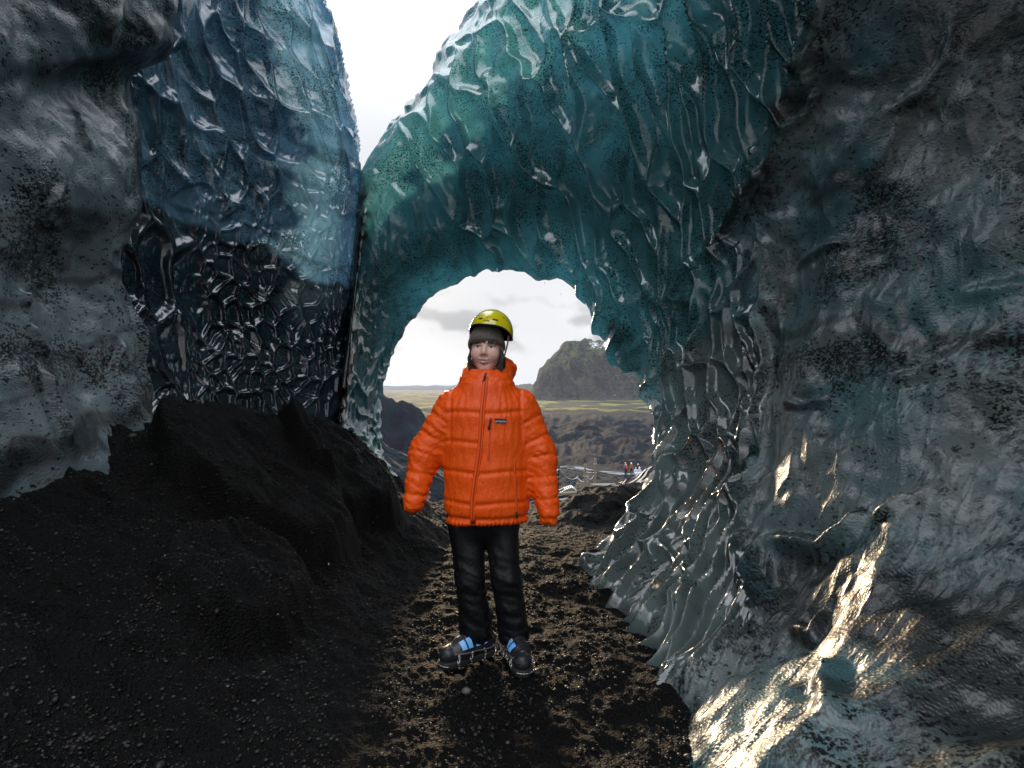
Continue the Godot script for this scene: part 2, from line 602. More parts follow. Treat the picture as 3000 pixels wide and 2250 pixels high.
func arch_relief(p: Vector3, s: float, t: float) -> float:
	var d := -p.z
	var edge := ash_edge(s)
	var smoothwall := ss(edge - 0.35, edge + 0.45, t)
	var a := atan2(p.x - 0.2, d - 1.6) * 3.4
	var b := p.y
	a += 0.20 * (b - 2.2) * ss(1.6, 2.6, b)
	a += 0.55 * pow(maxf(0.0, 1.05 - b), 2.0)
	var wx := i_warp.get_noise_3d(p.x * 1.3, p.y * 1.3, p.z * 1.3)
	var wy := i_warp.get_noise_3d(p.x * 1.3 + 7.0, p.y * 1.3, p.z * 1.3 + 3.0)
	a += 0.10 * wx
	b += 0.22 * wy
	var left := 1.0 - ss(4.5, 6.5, s)
	var high := ss(2.2, 3.4, p.y) * ss(5.0, 7.0, s)
	var post := ss(12.0, 13.4, s)
	var amp := lerpf(lerpf(lerpf(0.10, 0.145, high), 0.085, post), 0.055, left) * (1.0 - 0.93 * smoothwall) * lerpf(1.0, 0.45, (1.0 - ss(2.0, 2.9, t)) * (1.0 - ss(10.0, 12.0, s))) * (1.0 - 0.45 * ss(6.0, 6.8, t) * (1.0 - smoothwall))
	var pillar := ss(12.3, 13.3, s) * (1.0 - ss(3.9, 4.5, t))
	amp *= 1.0 + 0.35 * pillar
	amp *= 1.0 - 0.6 * ss(3.0, 4.0, s) * (1.0 - ss(6.4, 7.4, s)) * ss(2.8, 3.6, t)
	# three grains of hollows, each with its own constant size, blended where they meet
	var shape := 0.0
	if left < 1.0:
		if post < 1.0:
			shape += (1.0 - left) * (1.0 - post) * hollows(a / 0.205, b / 0.80)
		if post > 0.0:
			shape += (1.0 - left) * post * hollows(a / 0.14 + 30.0, b / 0.46)
	if left > 0.0:
		shape += left * hollows(a / 0.13 + 60.0, b / 0.20)
	var r := amp * shape + amp * 0.10 * cups(c_b, a / 0.075 + 3.0, b / 0.22 + 5.0) * ss(2.0, 2.9, t)
	r += 0.10 * i_low.get_noise_3d(p.x * 0.9, p.y * 0.6, p.z * 0.9) * (1.0 - 0.5 * left)
	r += 0.012 * i_fine.get_noise_3d(p.x * 6.0, p.y * 4.0, p.z * 6.0)
	r += 0.05 * exp(-pow((t - edge) / 0.13, 2.0)) * ss(11.7, 12.3, s)
	# long swells and shallow hollows of the smooth wall
	if smoothwall > 0.0:
		var c2 := cups(c_c, a / 0.75 + 1.3, (p.y + 0.5 * a) / 1.1 + 0.4)
		r += ledges(ARCH_LEDGES, p)
		r += smoothwall * (0.05 * c2 + 0.05 * i_low.get_noise_3d(p.x * 1.8, p.y * 1.8, p.z * 1.8))
	return r

func arch_tint(p: Vector3, s: float, t: float) -> Color:
	var n := i_low.get_noise_3d(p.x * 1.1 + 5.0, p.y * 1.6, p.z * 1.1)
	var teal := Color(0.125, 0.37, 0.41)
	var ashy := Color(0.115, 0.140, 0.136).lerp(Color(0.050, 0.118, 0.130), clampf(0.5 + 1.2 * n, 0.0, 1.0))
	var edge := ash_edge(s)
	var g := clampf(ss(edge - 0.5, edge + 0.2, t + 0.4 * n), 0.0, 1.0)
	var c := teal.lerp(Color(0.25, 0.32, 0.31), ss(12.6, 14.4, s + 1.5 * n)).lerp(ashy, g)
	# black ash fills the seam beside the crack
	var seam := ss(6.15, 6.6, t + 0.5 * n + 0.25 * i_fine.get_noise_3d(p.x * 7.0, p.y * 7.0, p.z * 7.0)) * (1.0 - ss(5.7, 6.3, s))
	c = c.lerp(Color(0.010, 0.010, 0.010), seam)
	# bands of ash in the ice
	var band := i_fine.get_noise_2d(p.y * 2.2 + 0.8 * p.x + n * 0.7, 3.0)
	c = c.lerp(Color(0.02, 0.025, 0.026), ss(0.22, 0.5, band) * 0.75 * g)
	# the thick layer of ash low in the right-hand wall
	var layer := groove(p.y - 0.42 - 0.12 * (p.z + 2.6) - 0.16 * n, 0.15) * ss(15.0, 16.0, s) * ss(4.3, 4.9, t)
	c = c.lerp(Color(0.016, 0.017, 0.017), clampf(layer * 1.5, 0.0, 1.0) * 0.92)
	return c

func blue_relief(p: Vector3, s: float, t: float) -> float:
	var a := 0.43 * t
	var b := p.y
	a += 0.35 * (b - 2.0) * 0.35
	var wx := i_warp.get_noise_3d(p.x * 1.5, p.y * 1.5, p.z * 1.5 + 20.0)
	var wy := i_warp.get_noise_3d(p.x * 1.5 + 7.0, p.y * 1.5, p.z * 1.5 + 33.0)
	a += 0.09 * wx
	b += 0.10 * wy
	var high := ss(2.4, 3.8, p.y)
	var left := 1.0 - ss(2.2, 3.6, t)
	var r := 0.0
	if high < 1.0:
		r += (1.0 - high) * (1.0 - left) * 0.052 * hollows(a / 0.15 + 20.0, b / 0.19)
	if high > 0.0:
		r += high * (1.0 - left) * 0.085 * hollows(a / 0.26 + 40.0, b / 0.50)
	if left > 0.0:
		r += left * 0.075 * hollows(a / 0.30 + 70.0, b / 0.60)
	r += 0.009 * cups(c_b, a / 0.062 + 40.0, b / 0.085)
	r += 0.07 * i_low.get_noise_3d(p.x * 0.8, p.y * 0.7, p.z * 0.8)
	# steps where harder layers stand out
	r += 0.03 * ss(0.0, 0.25, sin((p.y * 1.0 + p.x * 0.35) * 3.3 + 1.6 * wx))
	return r

func blue_tint(p: Vector3, s: float, t: float) -> Color:
	var n := i_low.get_noise_3d(p.x * 0.9, p.y * 0.9, p.z * 0.9 + 9.0)
	# the layer full of ash dips to the right; its upper edge is sharp
	var edge := p.y - (2.45 - 0.42 * (p.x + 2.0)) + 0.25 * n
	var clear := Color(0.22, 0.41, 0.58)
	var ashy := Color(0.034, 0.062, 0.086)
	var c := ashy.lerp(clear, ss(-0.04, 0.06, edge))
	var band := i_fine.get_noise_2d((p.y + 0.35 * p.x) * 3.0 + n, 8.0)
	if edge < 0.0:
		c = c.lerp(Color(0.085, 0.125, 0.155), ss(0.0, 0.5, band) * 0.8)
	else:
		c = c.lerp(Color(0.035, 0.11, 0.17), ss(0.1, 0.5, band) * 0.5)
	return c

func left_relief(p: Vector3, s: float, t: float) -> float:
	var a := p.z * 0.8
	var b := p.y
	var wx := i_warp.get_noise_3d(p.x * 1.1, p.y * 1.1, p.z * 1.1 + 50.0)
	a += 0.22 * wx
	var c2 := cups(c_c, a / 0.55 + 11.0, (b + 0.25 * a) / 0.7)
	var r := 0.05 * c2 + 0.11 * i_low.get_noise_3d(p.x * 0.9, p.y * 0.9, p.z * 0.9 + 70.0)
	r += 0.02 * i_fine.get_noise_3d(p.x * 4.0, p.y * 4.0, p.z * 4.0)
	r += ledges(LEFT_LEDGES, p)
	return r

func left_tint(p: Vector3, s: float, t: float) -> Color:
	var n := i_low.get_noise_3d(p.x * 1.2, p.y * 1.2, p.z * 1.2 + 4.0)
	var c := Color(0.19, 0.24, 0.25).lerp(Color(0.11, 0.165, 0.19), clampf(0.5 + n, 0.0, 1.0))
	var band := i_fine.get_noise_2d((p.y + 0.30 * p.z + 0.25 * n) * 2.1, 21.0)
	return c.lerp(Color(0.022, 0.024, 0.025), ss(0.20, 0.45, band) * 0.8)

func arch_net() -> Array:
	return [
		[Vector3(-2.45, -0.81, -9.10), Vector3(-1.78, -0.60, -8.20), Vector3(-1.27, -0.36, -7.20), Vector3(-1.36, -0.27, -6.90), Vector3(-1.46, -0.19, -6.70), Vector3(-1.56, -0.10, -6.50), Vector3(-1.67, 0.02, -6.30), Vector3(-1.80, 0.12, -6.20), Vector3(-2.26, -0.20, -7.50), Vector3(-2.26, 0.05, -8.40)],
		[Vector3(-2.60, -0.19, -9.20), Vector3(-1.90, -0.04, -8.30), Vector3(-1.36, 0.13, -7.30), Vector3(-1.42, 0.21, -6.95), Vector3(-1.50, 0.28, -6.70), Vector3(-1.58, 0.36, -6.50), Vector3(-1.68, 0.49, -6.30), Vector3(-1.80, 0.60, -6.20), Vector3(-2.24, 0.39, -7.50), Vector3(-2.24, 0.64, -8.40)],
		[Vector3(-3.20, 0.43, -9.50), Vector3(-2.35, 0.52, -8.60), Vector3(-1.69, 0.61, -7.60), Vector3(-1.70, 0.67, -7.30), Vector3(-1.72, 0.73, -7.00), Vector3(-1.75, 0.78, -6.70), Vector3(-1.78, 0.83, -6.40), Vector3(-1.83, 0.87, -6.20), Vector3(-2.27, 0.80, -7.50), Vector3(-2.27, 1.05, -8.40)],
		[Vector3(-3.26, 1.42, -9.80), Vector3(-2.39, 1.33, -8.90), Vector3(-1.73, 1.27, -7.90), Vector3(-1.74, 1.27, -7.50), Vector3(-1.75, 1.28, -7.10), Vector3(-1.76, 1.30, -6.80), Vector3(-1.78, 1.32, -6.50), Vector3(-1.79, 1.34, -6.25), Vector3(-2.20, 1.35, -7.50), Vector3(-2.20, 1.60, -8.40)],
		[Vector3(-2.95, 2.52, -9.70), Vector3(-2.17, 2.15, -8.80), Vector3(-1.56, 1.88, -7.80), Vector3(-1.59, 1.88, -7.40), Vector3(-1.61, 1.89, -7.00), Vector3(-1.66, 1.91, -6.70), Vector3(-1.70, 1.93, -6.45), Vector3(-1.74, 1.95, -6.30), Vector3(-2.14, 2.08, -7.50), Vector3(-2.14, 2.33, -8.40)],
		[Vector3(-2.20, 3.50, -9.40), Vector3(-1.60, 2.88, -8.50), Vector3(-1.15, 2.41, -7.50), Vector3(-1.23, 2.44, -7.10), Vector3(-1.34, 2.50, -6.80), Vector3(-1.45, 2.57, -6.60), Vector3(-1.57, 2.64, -6.45), Vector3(-1.70, 2.73, -6.40), Vector3(-2.08, 3.02, -7.60), Vector3(-2.08, 3.27, -8.50)],
		[Vector3(-1.14, 3.92, -8.90), Vector3(-0.82, 3.19, -8.00), Vector3(-0.58, 2.63, -7.00), Vector3(-0.72, 2.76, -6.75), Vector3(-0.91, 2.93, -6.60), Vector3(-1.15, 3.16, -6.50), Vector3(-1.39, 3.40, -6.45), Vector3(-1.62, 3.65, -6.50), Vector3(-1.98, 4.10, -7.70), Vector3(-1.98, 4.35, -8.60)],
		[Vector3(-0.39, 3.97, -8.60), Vector3(-0.28, 3.22, -7.70), Vector3(-0.19, 2.65, -6.70), Vector3(-0.27, 2.88, -6.50), Vector3(-0.46, 3.21, -6.40), Vector3(-0.67, 3.53, -6.30), Vector3(-0.92, 3.84, -6.35), Vector3(-1.24, 4.13, -6.50), Vector3(-1.53, 4.70, -7.70), Vector3(-1.53, 4.95, -8.60)],
		[Vector3(0.11, 3.89, -8.40), Vector3(0.09, 3.16, -7.50), Vector3(0.07, 2.60, -6.50), Vector3(0.01, 3.01, -6.30), Vector3(-0.13, 3.45, -6.15), Vector3(-0.29, 3.89, -6.05), Vector3(-0.48, 4.24, -6.10), Vector3(-0.78, 4.64, -6.35), Vector3(-0.99, 5.29, -7.50), Vector3(-0.99, 5.54, -8.40)],
		[Vector3(0.54, 3.76, -8.20), Vector3(0.40, 3.06, -7.30), Vector3(0.29, 2.53, -6.30), Vector3(0.30, 3.04, -6.05), Vector3(0.27, 3.56, -5.80), Vector3(0.15, 4.07, -5.65), Vector3(0.06, 4.57, -5.70), Vector3(-0.19, 5.28, -6.00), Vector3(-0.31, 6.04, -7.10), Vector3(-0.31, 6.29, -8.00)],
		[Vector3(0.96, 3.58, -8.05), Vector3(0.70, 2.93, -7.15), Vector3(0.50, 2.43, -6.15), Vector3(0.61, 2.97, -5.80), Vector3(0.69, 3.49, -5.40), Vector3(0.74, 4.03, -5.15), Vector3(0.71, 4.69, -5.10), Vector3(0.36, 5.69, -5.40), Vector3(0.32, 6.64, -6.40), Vector3(0.32, 6.89, -7.30)],
		[Vector3(1.35, 3.22, -7.90), Vector3(0.99, 2.66, -7.00), Vector3(0.70, 2.23, -6.00), Vector3(0.96, 2.71, -5.50), Vector3(1.19, 3.21, -5.00), Vector3(1.33, 3.68, -4.55), Vector3(1.39, 4.10, -4.20), Vector3(1.20, 4.70, -3.70), Vector3(0.47, 5.32, -3.10), Vector3(-0.03, 5.72, -2.60)],
		[Vector3(1.74, 2.65, -7.75), Vector3(1.26, 2.24, -6.85), Vector3(0.89, 1.94, -5.85), Vector3(1.28, 2.35, -5.20), Vector3(1.60, 2.81, -4.60), Vector3(1.83, 3.24, -4.00), Vector3(1.93, 3.64, -3.50), Vector3(1.87, 4.08, -3.00), Vector3(1.06, 4.94, -2.50), Vector3(0.56, 5.34, -2.00)],
		[Vector3(2.11, 2.05, -7.60), Vector3(1.52, 1.80, -6.70), Vector3(1.07, 1.62, -5.70), Vector3(1.45, 1.95, -4.95), Vector3(1.79, 2.35, -4.20), Vector3(2.07, 2.73, -3.50), Vector3(2.31, 3.12, -3.00), Vector3(2.54, 3.51, -2.55), Vector3(1.82, 4.30, -1.95), Vector3(1.32, 4.70, -1.45)],
		[Vector3(2.51, 1.40, -7.40), Vector3(1.80, 1.33, -6.50), Vector3(1.26, 1.29, -5.50), Vector3(1.52, 1.56, -4.80), Vector3(1.78, 1.82, -4.10), Vector3(2.06, 2.08, -3.40), Vector3(2.31, 2.28, -2.75), Vector3(2.69, 2.49, -2.30), Vector3(2.95, 2.52, -1.80), Vector3(3.30, 2.52, 1.60)],
		[Vector3(2.58, 0.82, -7.25), Vector3(1.85, 0.88, -6.35), Vector3(1.28, 0.95, -5.35), Vector3(1.45, 1.15, -4.70), Vector3(1.67, 1.33, -4.00), Vector3(1.92, 1.49, -3.30), Vector3(2.17, 1.58, -2.65), Vector3(2.52, 1.66, -2.15), Vector3(2.87, 1.64, -1.60), Vector3(3.22, 1.64, 1.60)],
		[Vector3(2.49, 0.38, -7.10), Vector3(1.78, 0.50, -6.20), Vector3(1.23, 0.64, -5.20), Vector3(1.35, 0.79, -4.60), Vector3(1.52, 0.91, -3.85), Vector3(1.71, 0.98, -3.10), Vector3(1.91, 1.03, -2.45), Vector3(2.21, 1.02, -1.95), Vector3(2.60, 1.04, -1.45), Vector3(2.95, 1.04, 1.60)],
		[Vector3(2.18, -0.02, -6.90), Vector3(1.55, 0.16, -6.00), Vector3(1.06, 0.35, -5.00), Vector3(1.19, 0.44, -4.40), Vector3(1.31, 0.52, -3.60), Vector3(1.46, 0.55, -2.85), Vector3(1.57, 0.58, -2.20), Vector3(1.84, 0.57, -1.75), Vector3(2.23, 0.56, -1.30), Vector3(2.58, 0.56, 1.60)],
		[Vector3(1.69, -0.36, -6.65), Vector3(1.19, -0.13, -5.75), Vector3(0.81, 0.12, -4.75), Vector3(0.94, 0.18, -4.10), Vector3(1.07, 0.22, -3.30), Vector3(1.14, 0.26, -2.50), Vector3(1.15, 0.31, -1.85), Vector3(1.25, 0.29, -1.40), Vector3(1.48, 0.20, -1.00), Vector3(1.83, 0.20, 1.60)],
		[Vector3(1.19, -0.60, -6.35), Vector3(0.84, -0.32, -5.45), Vector3(0.56, -0.02, -4.45), Vector3(0.68, -0.02, -3.85), Vector3(0.79, 0.05, -3.10), Vector3(0.81, 0.06, -2.55), Vector3(0.69, 0.05, -2.00), Vector3(0.60, 0.03, -1.50), Vector3(0.61, -0.12, -1.00), Vector3(0.96, -0.12, 1.60)],
		[Vector3(0.97, -1.04, -6.30), Vector3(0.68, -0.70, -5.40), Vector3(0.46, -0.32, -4.40), Vector3(0.53, -0.33, -3.80), Vector3(0.63, -0.22, -3.05), Vector3(0.65, -0.15, -2.50), Vector3(0.57, -0.17, -2.00), Vector3(0.50, -0.20, -1.50), Vector3(0.53, -0.35, -1.00), Vector3(0.88, -0.35, 1.60)],
	]

func blue_net() -> Array:
	return [
		[Vector3(-2.92, 5.07, -3.79), Vector3(-2.84, 5.51, -4.24), Vector3(-2.79, 5.86, -4.59), Vector3(-2.77, 6.25, -4.99), Vector3(-2.69, 6.60, -5.34), Vector3(-2.55, 6.89, -5.64), Vector3(-2.42, 7.14, -5.89), Vector3(-2.31, 7.29, -6.04), Vector3(-2.54, 8.03, -6.79), Vector3(-3.00, 9.22, -7.99)],
		[Vector3(-3.07, 4.42, -3.98), Vector3(-2.97, 4.77, -4.43), Vector3(-2.89, 5.04, -4.78), Vector3(-2.84, 5.35, -5.18), Vector3(-2.71, 5.62, -5.53), Vector3(-2.52, 5.85, -5.83), Vector3(-2.31, 6.04, -6.08), Vector3(-2.19, 6.16, -6.23), Vector3(-2.35, 6.66, -6.87), Vector3(-2.77, 7.58, -8.07)],
		[Vector3(-3.15, 4.02, -4.09), Vector3(-3.04, 4.32, -4.54), Vector3(-2.95, 4.55, -4.89), Vector3(-2.86, 4.81, -5.29), Vector3(-2.70, 5.04, -5.64), Vector3(-2.48, 5.24, -5.94), Vector3(-2.23, 5.40, -6.19), Vector3(-2.10, 5.50, -6.34), Vector3(-2.23, 5.88, -6.91), Vector3(-2.63, 6.66, -8.11)],
		[Vector3(-3.23, 3.66, -4.18), Vector3(-3.10, 3.91, -4.63), Vector3(-3.00, 4.10, -4.98), Vector3(-2.88, 4.32, -5.38), Vector3(-2.69, 4.52, -5.73), Vector3(-2.43, 4.68, -6.03), Vector3(-2.13, 4.82, -6.28), Vector3(-1.99, 4.90, -6.43), Vector3(-2.09, 5.19, -6.95), Vector3(-2.46, 5.86, -8.15)],
		[Vector3(-3.30, 3.27, -4.27), Vector3(-3.16, 3.48, -4.72), Vector3(-3.04, 3.64, -5.07), Vector3(-2.89, 3.82, -5.47), Vector3(-2.66, 3.97, -5.82), Vector3(-2.35, 4.11, -6.12), Vector3(-1.99, 4.22, -6.37), Vector3(-1.85, 4.29, -6.52), Vector3(-1.92, 4.50, -6.99), Vector3(-2.26, 5.05, -8.19)],
		[Vector3(-3.32, 2.98, -4.30), Vector3(-3.18, 3.16, -4.75), Vector3(-3.05, 3.29, -5.10), Vector3(-2.88, 3.44, -5.50), Vector3(-2.63, 3.58, -5.85), Vector3(-2.31, 3.69, -6.15), Vector3(-1.92, 3.79, -6.40), Vector3(-1.77, 3.84, -6.55), Vector3(-1.83, 4.02, -7.00), Vector3(-2.16, 4.47, -8.20)],
		[Vector3(-3.32, 2.65, -4.30), Vector3(-3.18, 2.78, -4.75), Vector3(-3.05, 2.89, -5.10), Vector3(-2.89, 3.01, -5.50), Vector3(-2.64, 3.12, -5.85), Vector3(-2.32, 3.21, -6.15), Vector3(-1.93, 3.28, -6.40), Vector3(-1.79, 3.33, -6.55), Vector3(-1.85, 3.47, -7.00), Vector3(-2.18, 3.83, -8.20)],
		[Vector3(-3.32, 2.27, -4.29), Vector3(-3.18, 2.37, -4.74), Vector3(-3.05, 2.45, -5.09), Vector3(-2.89, 2.54, -5.49), Vector3(-2.65, 2.61, -5.84), Vector3(-2.35, 2.68, -6.14), Vector3(-1.97, 2.73, -6.39), Vector3(-1.83, 2.77, -6.55), Vector3(-1.89, 2.86, -7.00), Vector3(-2.23, 3.12, -8.20)],
		[Vector3(-3.27, 1.80, -4.23), Vector3(-3.14, 1.85, -4.68), Vector3(-3.02, 1.88, -5.03), Vector3(-2.87, 1.93, -5.43), Vector3(-2.65, 1.97, -5.78), Vector3(-2.35, 2.00, -6.08), Vector3(-2.00, 2.02, -6.33), Vector3(-1.87, 2.05, -6.53), Vector3(-1.94, 2.09, -6.98), Vector3(-2.28, 2.22, -8.18)],
		[Vector3(-3.18, 1.37, -4.12), Vector3(-3.06, 1.37, -4.57), Vector3(-2.95, 1.37, -4.92), Vector3(-2.83, 1.37, -5.32), Vector3(-2.62, 1.38, -5.67), Vector3(-2.34, 1.38, -5.97), Vector3(-2.01, 1.38, -6.22), Vector3(-1.91, 1.38, -6.50), Vector3(-1.98, 1.38, -6.95), Vector3(-2.33, 1.39, -8.15)],
		[Vector3(-3.05, 0.96, -3.95), Vector3(-2.95, 0.92, -4.40), Vector3(-2.86, 0.89, -4.75), Vector3(-2.75, 0.85, -5.15), Vector3(-2.56, 0.81, -5.50), Vector3(-2.31, 0.79, -5.80), Vector3(-2.01, 0.76, -6.05), Vector3(-1.95, 0.72, -6.45), Vector3(-2.03, 0.68, -6.90), Vector3(-2.39, 0.57, -8.10)],
		[Vector3(-2.90, 0.63, -3.75), Vector3(-2.82, 0.54, -4.20), Vector3(-2.74, 0.48, -4.55), Vector3(-2.65, 0.40, -4.95), Vector3(-2.49, 0.34, -5.30), Vector3(-2.27, 0.28, -5.60), Vector3(-2.00, 0.23, -5.85), Vector3(-2.00, 0.13, -6.38), Vector3(-2.07, 0.04, -6.83), Vector3(-2.45, -0.18, -8.04)],
	]

